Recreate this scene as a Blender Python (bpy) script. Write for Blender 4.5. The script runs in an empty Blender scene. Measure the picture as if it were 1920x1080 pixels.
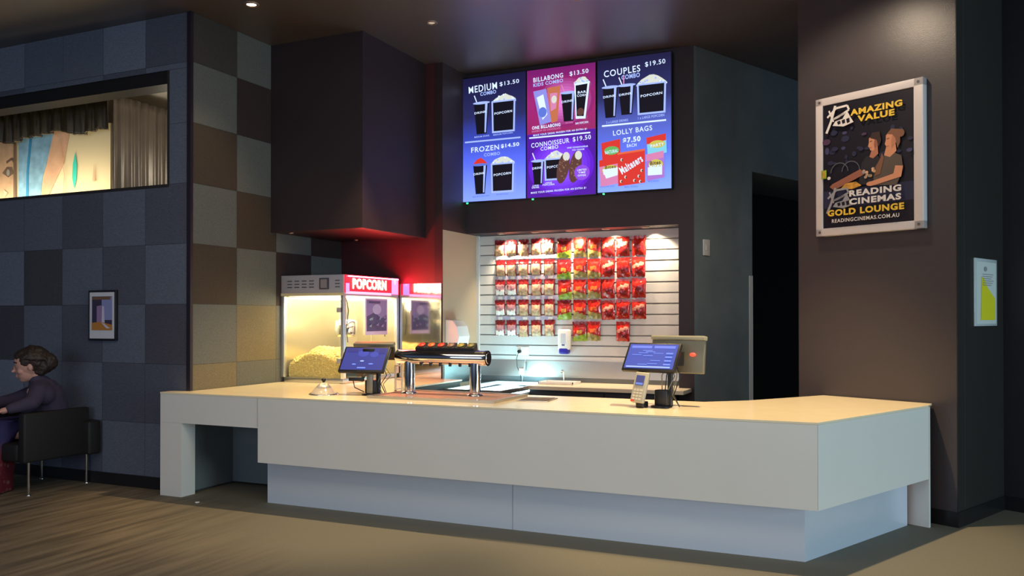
import bpy, bmesh, math, random
from mathutils import Vector, Matrix, noise
random.seed(7)
PI = math.pi
C = bpy.context.scene.collection

# ------------------------------------------------------------------ camera
CAM_H, PITCH, ROLL, YAW, FPX = 1.71517, 0.00725, -0.00062, 0.42447, 1610.67
def make_camera():
    r = Vector((math.cos(YAW), math.sin(YAW), 0)); f0 = Vector((-math.sin(YAW), math.cos(YAW), 0)); up0 = Vector((0, 0, 1))
    f = f0*math.cos(PITCH)+up0*math.sin(PITCH); u = up0*math.cos(PITCH)-f0*math.sin(PITCH)
    rc = r*math.cos(ROLL)+u*math.sin(ROLL); uc = u*math.cos(ROLL)-r*math.sin(ROLL)
    m = Matrix((rc, uc, -f)).transposed().to_4x4(); m.translation = Vector((-.08845, .2118, CAM_H))
    cd = bpy.data.cameras.new('camera'); co = bpy.data.objects.new('camera', cd); C.objects.link(co)
    co.matrix_world = m; cd.sensor_width = 36; cd.lens = FPX/1920*36; cd.shift_y = 44.98/1920; cd.clip_end = 200
    bpy.context.scene.camera = co
make_camera()

# ------------------------------------------------------------------ world, exposure, large lights
S = bpy.context.scene
S.view_settings.view_transform = 'Standard'; S.view_settings.look = 'None'
S.view_settings.gamma = 1; S.view_settings.use_curve_mapping = False
S.view_settings.exposure = 0.0
W = bpy.data.worlds.new('world'); S.world = W; W.use_nodes = True
W.node_tree.nodes['Background'].inputs[0].default_value = (0.45, 0.6, 1.0, 1)
W.node_tree.nodes['Background'].inputs[1].default_value = 0.10
def area(name, loc, target, size, size_y, power, col):
    l = bpy.data.lights.new(name, 'AREA'); l.shape = 'RECTANGLE'; l.size = size; l.size_y = size_y; l.energy = power; l.color = col
    o = bpy.data.objects.new(name, l); C.objects.link(o); o.location = loc
    o.rotation_euler = (Vector(target)-Vector(loc)).to_track_quat('-Z', 'Y').to_euler(); return o
def spot(name, loc, target, power, col, ang=70, blend=.6, r=.04):
    l = bpy.data.lights.new(name, 'SPOT'); l.energy = power; l.color = col; l.spot_size = math.radians(ang); l.spot_blend = blend; l.shadow_soft_size = r
    o = bpy.data.objects.new(name, l); C.objects.link(o); o.location = loc
    o.rotation_euler = (Vector(target)-Vector(loc)).to_track_quat('-Z', 'Y').to_euler(); return o
WARM = (1, .72, .38)
# daylight through the glazed foyer front, behind and to the right of the viewpoint
area('daylight_right', (8.5, 3.2, 1.9), (-1, 7.2, .8), 4, 2.6, 460, (.6, .86, 1.0))
area('daylight_behind', (-3.5, -6.0, 2.4), (-4.5, 7, 1.6), 8, 3.2, 225, (.66, .8, 1.0))
# foyer ceiling downlights in front of the counter
area('foyer_ceiling_lights', (-2.5, 3.2, 4.6), (-2.5, 3.6, 0), 7, 2.5, 128, (1, .86, .68))

# ------------------------------------------------------------------ materials
def lin(c):
    if isinstance(c, str): c = tuple(int(c[i:i+2], 16)/255 for i in (0, 2, 4))
    return tuple((x/12.92 if x <= .04045 else ((x+.055)/1.055)**2.4) for x in c)
MATS = {}
def M(name, col, rough=.5, metal=0, emit=None, es=1, bump=0, bscale=60, var=.0, vscale=8, trans=0, alpha=1, coat=0, ior=1.45):
    if name in MATS: return MATS[name]
    m = bpy.data.materials.new(name); m.use_nodes = True; nt = m.node_tree; b = nt.nodes['Principled BSDF']
    c = (*(lin(col) if isinstance(col, str) else col), 1)
    b.inputs['Base Color'].default_value = c; b.inputs['Roughness'].default_value = rough; b.inputs['Metallic'].default_value = metal
    b.inputs['Transmission Weight'].default_value = trans; b.inputs['Alpha'].default_value = alpha; b.inputs['Coat Weight'].default_value = coat
    b.inputs['IOR'].default_value = ior
    if emit is not None:
        b.inputs['Emission Color'].default_value = (*(lin(emit) if isinstance(emit, str) else emit), 1); b.inputs['Emission Strength'].default_value = es
    if bump or var:
        tc = nt.nodes.new('ShaderNodeTexCoord')
    if var:
        n = nt.nodes.new('ShaderNodeTexNoise'); n.inputs['Scale'].default_value = vscale; n.inputs['Detail'].default_value = 4
        nt.links.new(tc.outputs['Object'], n.inputs['Vector'])
        r = nt.nodes.new('ShaderNodeMapRange'); r.inputs['From Min'].default_value = .25; r.inputs['From Max'].default_value = .75
        r.inputs['To Min'].default_value = 1-var; r.inputs['To Max'].default_value = 1+var
        x = nt.nodes.new('ShaderNodeVectorMath'); x.operation = 'SCALE'; x.inputs[0].default_value = c[:3]
        nt.links.new(n.outputs['Fac'], r.inputs['Value']); nt.links.new(r.outputs[0], x.inputs['Scale']); nt.links.new(x.outputs[0], b.inputs['Base Color'])
    if bump:
        n = nt.nodes.new('ShaderNodeTexNoise'); n.inputs['Scale'].default_value = bscale; n.inputs['Detail'].default_value = 3
        nt.links.new(tc.outputs['Object'], n.inputs['Vector'])
        bp = nt.nodes.new('ShaderNodeBump'); bp.inputs['Strength'].default_value = bump; bp.inputs['Distance'].default_value = .01
        nt.links.new(n.outputs['Fac'], bp.inputs['Height']); nt.links.new(bp.outputs[0], b.inputs['Normal'])
    MATS[name] = m; return m
def E(name, col, es=1.0):   # a self-lit colour of a screen or sign
    return M(name, (0, 0, 0), .6, emit=col, es=es)

# ------------------------------------------------------------------ mesh builder
class MB:
    def __init__(s): s.v = []; s.f = []; s.m = []; s.mats = []; s.sm = []
    def mi(s, m):
        if m not in s.mats: s.mats.append(m)
        return s.mats.index(m)
    def add(s, vs, fs, m, smooth=False, mx=None):
        o = len(s.v); i = s.mi(m)
        s.v += [tuple((mx @ Vector(v)) if mx else v) for v in vs]
        for f in fs: s.f.append([a+o for a in f]); s.m.append(i); s.sm.append(smooth)
        return s
    def box(s, a, b, m, mx=None, bev=0):
        x0, y0, z0 = a; x1, y1, z1 = b
        if bev:
            bm = bmesh.new(); bmesh.ops.create_cube(bm, size=1)
            for v in bm.verts: v.co = Vector(((x0+x1)/2+v.co.x*(x1-x0), (y0+y1)/2+v.co.y*(y1-y0), (z0+z1)/2+v.co.z*(z1-z0)))
            bmesh.ops.bevel(bm, geom=bm.edges[:], offset=bev, segments=3, profile=.5, affect='EDGES')
            s.bm(bm, m, True, mx); return s
        return s.add([(x0,y0,z0),(x1,y0,z0),(x1,y1,z0),(x0,y1,z0),(x0,y0,z1),(x1,y0,z1),(x1,y1,z1),(x0,y1,z1)],
                     [(0,3,2,1),(4,5,6,7),(0,1,5,4),(1,2,6,5),(2,3,7,6),(3,0,4,7)], m, False, mx)
    def bm(s, bm, m, smooth=True, mx=None):
        bm.verts.ensure_lookup_table(); bm.verts.index_update()
        s.add([v.co[:] for v in bm.verts], [[v.index for v in f.verts] for f in bm.faces], m, smooth, mx); bm.free(); return s
    def prism(s, poly, z0, z1, m, mx=None):   # poly is counter-clockwise in xy
        n = len(poly); vs = [(x, y, z0) for x, y in poly]+[(x, y, z1) for x, y in poly]
        fs = [list(range(n))[::-1], list(range(n, 2*n))]+[(i, (i+1) % n, n+(i+1) % n, n+i) for i in range(n)]
        return s.add(vs, fs, m, False, mx)
    def tube(s, pts, r, m, seg=12, caps=True, mx=None):
        pts = [Vector(p) for p in pts]; rs = r if isinstance(r, (list, tuple)) else [r]*len(pts); vs = []; fs = []; prev = None
        for i, p in enumerate(pts):
            d = (pts[min(i+1, len(pts)-1)]-pts[max(i-1, 0)]).normalized()
            a = Vector((0, 0, 1)) if abs(d.z) < .9 else Vector((1, 0, 0))
            if prev is not None: a = prev
            u = (a-d*a.dot(d)).normalized(); w = d.cross(u); prev = u
            for k in range(seg):
                t = 2*PI*k/seg; vs.append(tuple(p+(u*math.cos(t)+w*math.sin(t))*rs[i]))
        for i in range(len(pts)-1):
            for k in range(seg):
                a = i*seg+k; b = i*seg+(k+1) % seg; fs.append((a, b, b+seg, a+seg))
        s.add(vs, fs, m, True, mx)
        if caps: s.add(vs[:seg], [list(range(seg))[::-1]], m, False, mx); s.add(vs[-seg:], [list(range(seg))], m, False, mx)
        return s
    def lathe(s, prof, m, seg=24, c=(0, 0, 0), mx=None):
        vs = [(c[0]+r*math.cos(2*PI*k/seg), c[1]+r*math.sin(2*PI*k/seg), c[2]+z) for r, z in prof for k in range(seg)]
        fs = [(i*seg+k, i*seg+(k+1) % seg, (i+1)*seg+(k+1) % seg, (i+1)*seg+k) for i in range(len(prof)-1) for k in range(seg)]
        return s.add(vs, fs, m, True, mx)
    def ball(s, c, r, m, sub=2, sc=(1, 1, 1), mx=None):
        bm = bmesh.new(); bmesh.ops.create_icosphere(bm, subdivisions=sub, radius=r)
        for v in bm.verts: v.co = Vector((c[0]+v.co.x*sc[0], c[1]+v.co.y*sc[1], c[2]+v.co.z*sc[2]))
        return s.bm(bm, m, True, mx)
    def build(s, name, parent=None, kind=None, label=None):
        me = bpy.data.meshes.new(name); me.from_pydata(s.v, [], s.f)
        for m in s.mats: me.materials.append(m)
        me.polygons.foreach_set('material_index', s.m); me.polygons.foreach_set('use_smooth', s.sm); me.update()
        o = bpy.data.objects.new(name, me); C.objects.link(o)
        if parent: o.parent = parent
        if kind: o['kind'] = kind
        if label: o['label'] = label
        return o
def struct(name, mb): return mb.build(name, kind='structure')
def thing(name, label, cat, loc=(0, 0, 0), rz=0, group=None):
    o = bpy.data.objects.new(name, None); C.objects.link(o); o.empty_display_size = .1
    o.location = loc; o.rotation_euler = (0, 0, rz); o['label'] = label; o['category'] = cat
    if group: o['group'] = group
    return o
def tag(o, label, cat, group=None, kind=None):
    o['label'] = label; o['category'] = cat
    if group: o['group'] = group
    if kind: o['kind'] = kind
    return o
def obox(name, a, b, m, parent=None, bev=0, **k):
    mb = MB(); mb.box(a, b, m, bev=bev); return mb.build(name, parent, **k)

# ------------------------------------------------------------------ lettering and flat printed graphics
_txt = {}
def glyphs(s, bold):
    k = (s, bold)
    if k not in _txt:
        cu = bpy.data.curves.new('t', 'FONT'); cu.body = s; cu.offset = bold; cu.resolution_u = 3; cu.space_character = 1.14
        ob = bpy.data.objects.new('t', cu); me = bpy.data.meshes.new_from_object(ob)
        vs = [(v.co.x, v.co.y) for v in me.vertices]; fs = [list(p.vertices) for p in me.polygons]
        bpy.data.objects.remove(ob); bpy.data.curves.remove(cu); bpy.data.meshes.remove(me)
        x0 = min(v[0] for v in vs); x1 = max(v[0] for v in vs); y0 = min(v[1] for v in vs); y1 = max(v[1] for v in vs)
        _txt[k] = ([((x-x0)/(x1-x0)-.5, (y-y0)/(y1-y0)-.5) for x, y in vs], fs)
    return _txt[k]
class Art:
    """flat artwork on a panel: u to the right 0..1, v downwards 0..1, in the local xz plane facing -y"""
    def __init__(s, W, H, step=.0012): s.W = W; s.H = H; s.mb = MB(); s.step = step; s.n = 1
    def P(s, u, v, l): return ((u-.5)*s.W, -l*s.step, (.5-v)*s.H)
    def poly(s, pts, m, l=None):
        if l is None: l = s.n = s.n+1
        area = sum(pts[i][0]*pts[(i+1) % len(pts)][1]-pts[(i+1) % len(pts)][0]*pts[i][1] for i in range(len(pts)))
        if area > 0: pts = pts[::-1]
        s.mb.add([s.P(u, v, l) for u, v in pts], [list(range(len(pts)))], m); return s
    def rect(s, u0, v0, u1, v1, m, l=None): return s.poly([(u0, v0), (u1, v0), (u1, v1), (u0, v1)], m, l)
    def oval(s, u, v, ru, rv, m, l=None, n=20, a0=0, a1=2*PI):
        return s.poly([(u+ru*math.cos(a0+(a1-a0)*k/n), v+rv*math.sin(a0+(a1-a0)*k/n)) for k in range(n)], m, l)
    def line(s, pts, w, m):
        l = s.n = s.n+1
        for (a, b), (c, d) in zip(pts, pts[1:]):
            dx, dy = (c-a)*s.W, (d-b)*s.H; L = math.hypot(dx, dy) or 1; nx, ny = -dy/L*w/2/s.W, dx/L*w/2/s.H
            s.poly([(a+nx, b+ny), (c+nx, d+ny), (c-nx, d-ny), (a-nx, b-ny)], m, l)
        return s
    def text(s, t, u, v, w, h, m, bold=.02, rot=0):
        vs, fs = glyphs(t, bold); l = s.n = s.n+1; c, sn = math.cos(rot), math.sin(rot)
        pts = []
        for x, y in vs:
            X, Z = x*w*s.W, y*h*s.H; X, Z = X*c-Z*sn, X*sn+Z*c
            pts.append(((u-.5)*s.W+X, -l*s.step, (.5-v)*s.H+Z))
        s.mb.add(pts, fs, m); return s
    def build(s, name, parent, **k): return s.mb.build(name, parent, **k)

# ------------------------------------------------------------------ room shell
ZC = 4.75
YW, XS, YN, YB, YSL = 6.617, -6.46, 9.13, 9.73, 10.05      # left wall, its return, popcorn wall, menu bulkhead, slat wall
PT, TT = -0.4724, 1.1468                                    # direction of the poster wall and of the walls square to it
def frame(p, a): return Matrix.Translation(Vector((p[0], p[1], 0))) @ Matrix.Rotation(a, 4, 'Z')

def tile_mat(name, col):
    m = M(name, col, .85); nt = m.node_tree; b = nt.nodes['Principled BSDF']
    tc = nt.nodes.new('ShaderNodeTexCoord'); mp = nt.nodes.new('ShaderNodeMapping'); mp.inputs['Scale'].default_value = (14, 14, 90)
    n = nt.nodes.new('ShaderNodeTexNoise'); n.inputs['Scale'].default_value = 4; n.inputs['Detail'].default_value = 5
    nt.links.new(tc.outputs['Object'], mp.inputs['Vector']); nt.links.new(mp.outputs[0], n.inputs['Vector'])
    r = nt.nodes.new('ShaderNodeMapRange'); r.inputs['From Min'].default_value = .3; r.inputs['From Max'].default_value = .7; r.inputs['To Min'].default_value = .72; r.inputs['To Max'].default_value = 1.28
    x = nt.nodes.new('ShaderNodeVectorMath'); x.operation = 'SCALE'; x.inputs[0].default_value = b.inputs['Base Color'].default_value[:3]
    nt.links.new(n.outputs['Fac'], r.inputs['Value']); nt.links.new(r.outputs[0], x.inputs['Scale']); nt.links.new(x.outputs[0], b.inputs['Base Color'])
    bp = nt.nodes.new('ShaderNodeBump'); bp.inputs['Strength'].default_value = .4; bp.inputs['Distance'].default_value = .004
    nt.links.new(n.outputs['Fac'], bp.inputs['Height']); nt.links.new(bp.outputs[0], b.inputs['Normal'])
    return m
TF = {'L': tile_mat('tile_light_blue_grey', (.165, .185, .24)), 'm': tile_mat('tile_blue_grey', (.12, .135, .18)),
      'd': tile_mat('tile_slate', (.085, .092, .125)), 'x': tile_mat('tile_charcoal', (.06, .062, .075)), 'r': tile_mat('tile_plum_grey', (.075, .07, .095)),
      'G': tile_mat('tile_warm_grey', (.105, .112, .11)), 'B': tile_mat('tile_brown', (.05, .037, .027)), 'M': tile_mat('tile_maroon_brown', (.03, .018, .019)),
      'T': tile_mat('tile_brown_lit', (.15, .125, .08)), 'K': tile_mat('tile_dark_brown', (.042, .038, .036))}  # tan tile: a brown tile with the machine's warm light painted in
DARK = M('edge_black', (.008, .007, .009), .5)
BROWN = M('wall_brown_paint', (.042, .026, .026), .45, bump=.15, bscale=180)
def opening_grid():
    mb = MB()
    rows = ['mdmmLdm', 'dmdxmdm', 'rmdmLxd', 'mdmLmdx', 'dLdmLmd', 'mdxmdLm', 'mdmmdmL', 'dLmmLdm']
    rows = ['mmdmLdm', 'ddmmLmd', 'rmdmxLd', 'mdmxLmd', 'dmdmmdm', 'mdmdmdm', 'mdmmdmL', 'dLmmLdm']
    for k in range(8):
        z0 = .0576+.6*k; z1 = min(z0+.6, ZC)
        if k == 0: z0 = 0
        for c in range(14):
            x1 = XS-.605*c; x0 = x1-.605
            ch = rows[k][c % 7] if c < 7 else rows[k][(c*3+k) % 7]
            segs = [(x0, x1, z0, z1)]
            if k in (5, 6) :
                zt = 4.2
                if k == 5: segs = [(max(x0, -6.765), x1, z0, z1)] if c == 0 else []
                else:
                    segs = [(x0, x1, zt, z1)]
                    if c == 0: segs.append((-6.765, x1, z0, zt))
            for a, b, c0, c1 in segs:
                g = .0015
                mb.add([(a+g, YW, c0+g), (b-g, YW, c0+g), (b-g, YW, c1-g), (a+g, YW, c1-g)], [(0, 1, 2, 3)], TF[ch])
    # wall body behind the tiles
    mb.box((-15, YW+.002, 0), (XS-.02, YW+.2, 3.058), DARK); mb.box((-15, YW+.002, 4.2), (XS-.02, YW+.2, ZC), DARK); mb.box((-6.765, YW+.002, 3.058), (XS-.02, YW+.2, 4.2), DARK)
    return mb
struct('wall_left', opening_grid())
def side_tiles():
    mb = MB(); rows = {7: 'KGMG', 6: 'GMGM', 5: 'BGMG', 4: 'GBGM', 3: 'BGMG', 2: 'GTGM', 1: 'TGGG', 0: 'GGGG'}
    for k in range(8):
        z0 = .0576+.6*k if k else 0; z1 = min(.0576+.6*(k+1), ZC)
        for c in range(4):
            y0 = YW+.02+.6275*c; y1 = min(y0+.6275, YN); g = .0015
            mb.add([(XS, y0+g, z0+g), (XS, y1-g, z0+g), (XS, y1-g, z1-g), (XS, y0+g, z1-g)], [(0, 1, 2, 3)], TF[rows[k][c]])
    mb.box((XS-.2, YW+.02, 0), (XS-.002, YN+.2, ZC), DARK)
    return mb
struct('wall_left_return', side_tiles())
struct('trim_1', MB().box((XS-.045, YW-.006, 0), (XS+.004, YW+.03, ZC), M('corner_trim', (.02, .014, .022), .4)))
struct('baseboard_left', MB().box((-15, YW-.018, 0), (XS-.05, YW+.001, .12), M('baseboard_black', (.012, .011, .013), .45)))
# lined reveal of the wall opening
REV = M('reveal_dark', (.03, .024, .022), .5)
struct('trim_2', MB().box((-15, YW-.004, 3.03), (-6.745, YW+.24, 3.06), REV).box((-15, YW+.012, 4.07), (-6.745, YW+.24, 4.23), M('reveal_black', (.01, .008, .008), .6)).box((-6.768, YW-.004, 3.06), (-6.74, YW+.24, 4.2), REV))
# lounge behind the opening
LW = M('lounge_wall', (.45, .38, .28), .7, var=.1)
struct('wall_lounge_back', MB().box((-15, 9.0, 2.4), (-6.7, 9.1, ZC), LW))
struct('floor_lounge', MB().box((-15, YW+.2, 2.3), (-6.66, 9.1, 2.4), LW))
struct('ceiling_lounge', MB().box((-15, YW+.24, 4.5), (-6.66, 9.0, 4.55), M('lounge_ceiling', (.85, .8, .7), .7)))

# floor
def floor_mat():
    m = bpy.data.materials.new('floor_carpet'); m.use_nodes = True; nt = m.node_tree; b = nt.nodes['Principled BSDF']; b.inputs['Roughness'].default_value = .75
    tc = nt.nodes.new('ShaderNodeTexCoord'); mp = nt.nodes.new('ShaderNodeMapping'); mp.inputs['Scale'].default_value = (5.5, .45, 1); mp.inputs['Rotation'].default_value = (0, 0, -.12)
    nt.links.new(tc.outputs['Object'], mp.inputs['Vector'])
    n = nt.nodes.new('ShaderNodeTexNoise'); n.inputs['Scale'].default_value = 2.2; n.inputs['Detail'].default_value = 6; nt.links.new(mp.outputs[0], n.inputs['Vector'])
    r = nt.nodes.new('ShaderNodeValToRGB'); r.color_ramp.elements[0].position = .36; r.color_ramp.elements[0].color = (.085, .064, .04, 1)
    r.color_ramp.elements[1].position = .64; r.color_ramp.elements[1].color = (.2, .155, .1, 1); nt.links.new(n.outputs['Fac'], r.inputs['Fac'])
    f = nt.nodes.new('ShaderNodeTexNoise'); f.inputs['Scale'].default_value = 160; f.inputs['Detail'].default_value = 2; nt.links.new(tc.outputs['Object'], f.inputs['Vector'])
    # plain olive area in front of the counter, streaked carpet further left
    sx = nt.nodes.new('ShaderNodeSeparateXYZ'); nt.links.new(tc.outputs['Object'], sx.inputs[0])
    big = nt.nodes.new('ShaderNodeTexNoise'); big.inputs['Scale'].default_value = .9; nt.links.new(tc.outputs['Object'], big.inputs['Vector'])
    ad = nt.nodes.new('ShaderNodeMath'); ad.operation = 'MULTIPLY_ADD'; ad.inputs[1].default_value = 1.6; nt.links.new(big.outputs['Fac'], ad.inputs[0])
    sb = nt.nodes.new('ShaderNodeMath'); sb.operation = 'MULTIPLY_ADD'; sb.inputs[1].default_value = 1.1; nt.links.new(sx.outputs[1], sb.inputs[0]); nt.links.new(sx.outputs[0], sb.inputs[2]); nt.links.new(sb.outputs[0], ad.inputs[2])
    mr = nt.nodes.new('ShaderNodeMapRange'); mr.inputs['From Min'].default_value = .6; mr.inputs['From Max'].default_value = 2.6; nt.links.new(ad.outputs[0], mr.inputs['Value'])
    mx = nt.nodes.new('ShaderNodeMix'); mx.data_type = 'RGBA'; nt.links.new(mr.outputs[0], mx.inputs[0]); nt.links.new(r.outputs[0], mx.inputs[6]); mx.inputs[7].default_value = (.135, .125, .093, 1)
    ms = nt.nodes.new('ShaderNodeMapRange'); ms.inputs['From Min'].default_value = .3; ms.inputs['From Max'].default_value = .7; ms.inputs['To Min'].default_value = .75; ms.inputs['To Max'].default_value = 1.25
    nt.links.new(f.outputs['Fac'], ms.inputs['Value'])
    x = nt.nodes.new('ShaderNodeVectorMath'); x.operation = 'SCALE'; nt.links.new(mx.outputs[2], x.inputs[0]); nt.links.new(ms.outputs[0], x.inputs['Scale']); nt.links.new(x.outputs[0], b.inputs['Base Color'])
    return m
struct('floor', MB().box((-15, -9, -.1), (12, 14, 0), floor_mat()))
CEIL = M('ceiling_brown_gloss', (.045, .026, .018), .4, bump=.03, bscale=30, ior=2.9)
struct('ceiling', MB().box((-15, -1, ZC), (12, 14, ZC+.1), CEIL))
# wall behind the popcorn machine, bulkheads
struct('wall_popcorn', MB().box((XS, YN, 0), (-5.03, YN+.1, ZC), M('popcorn_wall_paint', (.07, .016, .018), .45)))
struct('wall_bulkhead', MB().box((XS+.001, 7.8, 2.67), (-5.245, YN-.001, ZC-.001), M('bulkhead_plum', (.024, .015, .018), .5, bump=.1, bscale=180)))
NIB = M('nib_wall_warm_lit', (.48, .36, .25), .5, bump=.1, bscale=150)  # tan paints in the downlights' warm glow; same wall is dark above
struct('wall_nib', MB().box((-5.12, YN+.001, 0), (-5.02, YSL+.1, 2.765), NIB))
struct('wall_nib_upper', MB().box((-5.12, YN+.001, 2.766), (-5.02, YB+.01, ZC), BROWN))
struct('trim_3', MB().box((-5.128, YN-.004, 0), (-5.019, YN+.004, ZC-.001), M('nib_edge', (.035, .018, .02), .4)))
DP = M('menu_wall_plum', (.03, .02, .028), .55, bump=.1, bscale=150)
struct('wall_menu_bulkhead', MB().box((-5.02, YB, 2.765), (-2.17, YSL+.2, ZC-.001), DP))
struct('wall_menu_pier', MB().box((-2.345, YB, 0), (-2.17, YSL+.2, 2.765), DP))
SLAT = M('slatwall_white', (.62, .6, .6), .32)
def slats():
    mb = MB(); mb.box((-5.02, YSL+.02, .9), (-2.345, YSL+.12, 2.765), M('slat_groove', (.16, .15, .16), .6))
    z = 2.765; p = .1262
    while z > 1.25:
        z0 = z-p+.014; x0, x1 = -5.02, -2.345
        mb.add([(x0, YSL, z0), (x1, YSL, z0), (x1, YSL, z-.006), (x0, YSL, z-.006), (x0, YSL+.02, z), (x1, YSL+.02, z), (x0, YSL+.02, z0-.008), (x1, YSL+.02, z0-.008)],
               [(0, 1, 2, 3), (3, 2, 5, 4), (0, 6, 7, 1)], SLAT); z -= p
    return mb
struct('wall_slat_display', slats())
struct('trim_4', MB().box((-5.02, YSL-.03, .9), (-4.985, YSL+.02, 2.765), SLAT))
STEEL = M('stainless_steel', (.62, .62, .62), .28, 1, bump=.02, bscale=200)
SPLASH = M('polished_splashback', (.72, .7, .68), .09, 1)
struct('trim_5', MB().box((-5.0, YSL-.012, .99), (-2.35, YSL-.001, 1.19), M('brushed_splashback', (.55, .54, .53), .38, 1)).box((-5.0, YSL-.02, .93), (-2.35, YSL-.001, .99), M('splash_skirting', (.12, .13, .14), .4)))
struct('trim_6', MB().box((XS+.002, YN-.016, 1.0), (-5.03, YN-.012, 2.13), SPLASH))
struct('trim_7', MB().box((-5.019, YN+.03, .93), (-5.012, YSL-.04, 1.3), M('side_splashback', (.5, .55, .56), .3, 1)))
# teal wall and passage
TEAL = M('wall_teal_black', (.2, .26, .29), .5, bump=.12, bscale=120, var=.12, vscale=3)
ft = frame((-2.17, YB), TT); DL = 1.14
def mirbox(mb, fr, a, b, m): return mb.box(a, b, m, mx=fr)
struct('wall_teal', MB().box((0, 0, 0), (DL, .12, ZC-.002), TEAL, mx=ft))
struct('wall_teal_header', MB().box((DL, 0, 3.47), (3.6, .4, ZC-.002), TEAL, mx=ft))
struct('trim_8', MB().box((DL-.07, -.006, .3), (DL+.003, .126, 2.22), M('door_edge_light_leak', (.75, .8, .8), .3), mx=ft))  # pale colour stands in for light leaking along the passage edge
BLK = M('passage_black', (.006, .006, .008), .7)
struct('wall_passage', MB().box((DL, 1.0, 0), (4.2, 1.1, 3.47), BLK, mx=ft).box((4.1, -1.2, 0), (4.2, 1.0, ZC-.002), BLK, mx=ft).box((DL, .4, 3.47), (4.1, 1.1, 3.55), TEAL, mx=ft))
# poster wall
PW = M('poster_wall_taupe', (.054, .046, .051), .34, bump=.1, bscale=160)
fp = frame((.335, 8.129), PT)
struct('wall_right', MB().box((-1.465, 0, 0), (-.004, .15, ZC-.002), PW, mx=fp))
W2 = M('wall_right_charcoal', (.02, .018, .016), .5, bump=.1, bscale=150)
fw = frame((.335, 8.129), TT)
struct('wall_right_return', MB().prism([(0, -.003), (1.01, -.003), (1.01, .14), (.03, .14)], 0, ZC-.002, W2, mx=fw))
f3 = frame((.335+1.01*math.cos(TT), 8.129+1.01*math.sin(TT)), PT)
struct('wall_right_far', MB().box((-.1, .0, 0), (7, .15, ZC-.002), M('wall_far_navy', (.006, .007, .012), .55, bump=.1, bscale=150), mx=f3))
BB = M('baseboard_gloss_black', (.012, .012, .013), .25)
struct('baseboard_right', MB().box((-1.4, -.014, 0), (.014, -.001, .125), BB, mx=fp).box((0, -.015, 0), (1.0, -.002, .125), BB, mx=fw).box((0, -.014, 0), (7, -.001, .125), BB, mx=f3))

# ------------------------------------------------------------------ service counter
CW = M('counter_white_laminate', (.78, .75, .69), .3, var=.015, vscale=2)
CT = M('counter_top_cream', (.88, .77, .55), .16, var=.03, vscale=5)
PL = M('plinth_brushed_metal', (.8, .88, 1.0), .3, .4, bump=.04, bscale=40)
ct = thing('service_counter', 'long white angled service counter with cream top and pale metal plinth', 'counter', (-3.5, 6.9, 0))
def cpart(name, mb, **k):
    o = mb.build(name, ct, **k); o.location = (3.5, -6.9, 0); return o
Ex, Ey = -.604+1.7587*math.cos(TT), 6.42+1.7587*math.sin(TT)
wallp = lambda s: (.335+s*math.cos(PT)+.004*math.sin(PT)*4, 8.129+s*math.sin(PT)-.016)
w1 = wallp(-.2); w2 = wallp(-1.2)
top = [(-6.65, 6.42), (-.604, 6.42), (Ex, Ey), w1, w2, (-1.3, 7.85), (-1.62, 7.58), (-4.75, 7.58), (-4.75, YN-.02), (XS+.006, YN-.02), (XS+.006, YW-.01), (-6.65, YW-.01)]
cpart('worktop', MB().prism(top, .985, 1.0, CT))
nx, ny = math.sin(TT), -math.cos(TT)          # outward normal of the end face
def inset(d): return (-.604-d*(1-math.cos(TT))/math.sin(TT)-0, 6.42+d)
def offs(p, d): return (p[0]-nx*d, p[1]-ny*d)
t0 = .08
cpart('fascia', MB().prism([(-5.448, 6.422), (-.606, 6.422), inset(t0), (-5.448, 6.42+t0)], .397, .984, CW))
cpart('end_fascia', MB().prism([(-.6035, 6.4225), (Ex-.001, Ey), offs((Ex, Ey), t0), inset(t0)], .397, .984, CW))
cpart('side_fascia', MB().box((-6.648, 6.422, .71), (-5.4505, 6.6, .984), CW))
cpart('leg', MB().box((-6.648, 6.422, 0), (-6.378, 6.6, .709), CW))
cpart('recess_panel', MB().box((-6.455, YW, .02), (-6.44, 7.2, .98), M('recess_grey', (.16, .19, .2), .4)).box((-6.44, 7.19, .02), (-5.45, 7.21, .98), M('recess_grey', (.16, .19, .2), .4)).box((-5.47, 6.6, .0), (-5.45, 7.19, .98), CW))
k1 = .155
pk = [(-5.463, 6.42+k1), (inset(k1)), offs((Ex-.02, Ey-.045), k1), offs((Ex-.02, Ey-.045), k1+.03), inset(k1+.03), (-5.463, 6.42+k1+.03)]
cpart('plinth', MB().prism(pk, 0, .4, PL))
# closing panel under the far end
px, py = math.cos(PT), math.sin(PT)
e0 = (Ex, Ey)
cpart('end_panel', MB().prism([(e0[0]-.2*px, e0[1]-.2*py), (e0[0]+.002, e0[1]), (e0[0]+.03*math.cos(TT), e0[1]+.03*math.sin(TT)), (e0[0]-.2*px+.03*math.cos(TT), e0[1]-.2*py+.03*math.sin(TT))], 0, .984, CW))
# staff-side carcass
CI = M('counter_inside', (.1, .09, .08), .6)
cpart('carcass', MB().box((-5.2, 7.5, .0), (-1.7, 7.55, .98), CI).box((-4.8, 7.55, 0), (-4.77, YN-.03, .98), CI))
seam = M('seam_grey', (.3, .3, .3), .6)
cpart('seam', MB().box((-5.452, 6.4195, .72), (-5.448, 6.4225, .984), seam)); cpart('seam', MB().box((-2.96, 6.42+k1-.002, 0), (-2.956, 6.42+k1+.001, .396), seam))

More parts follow.
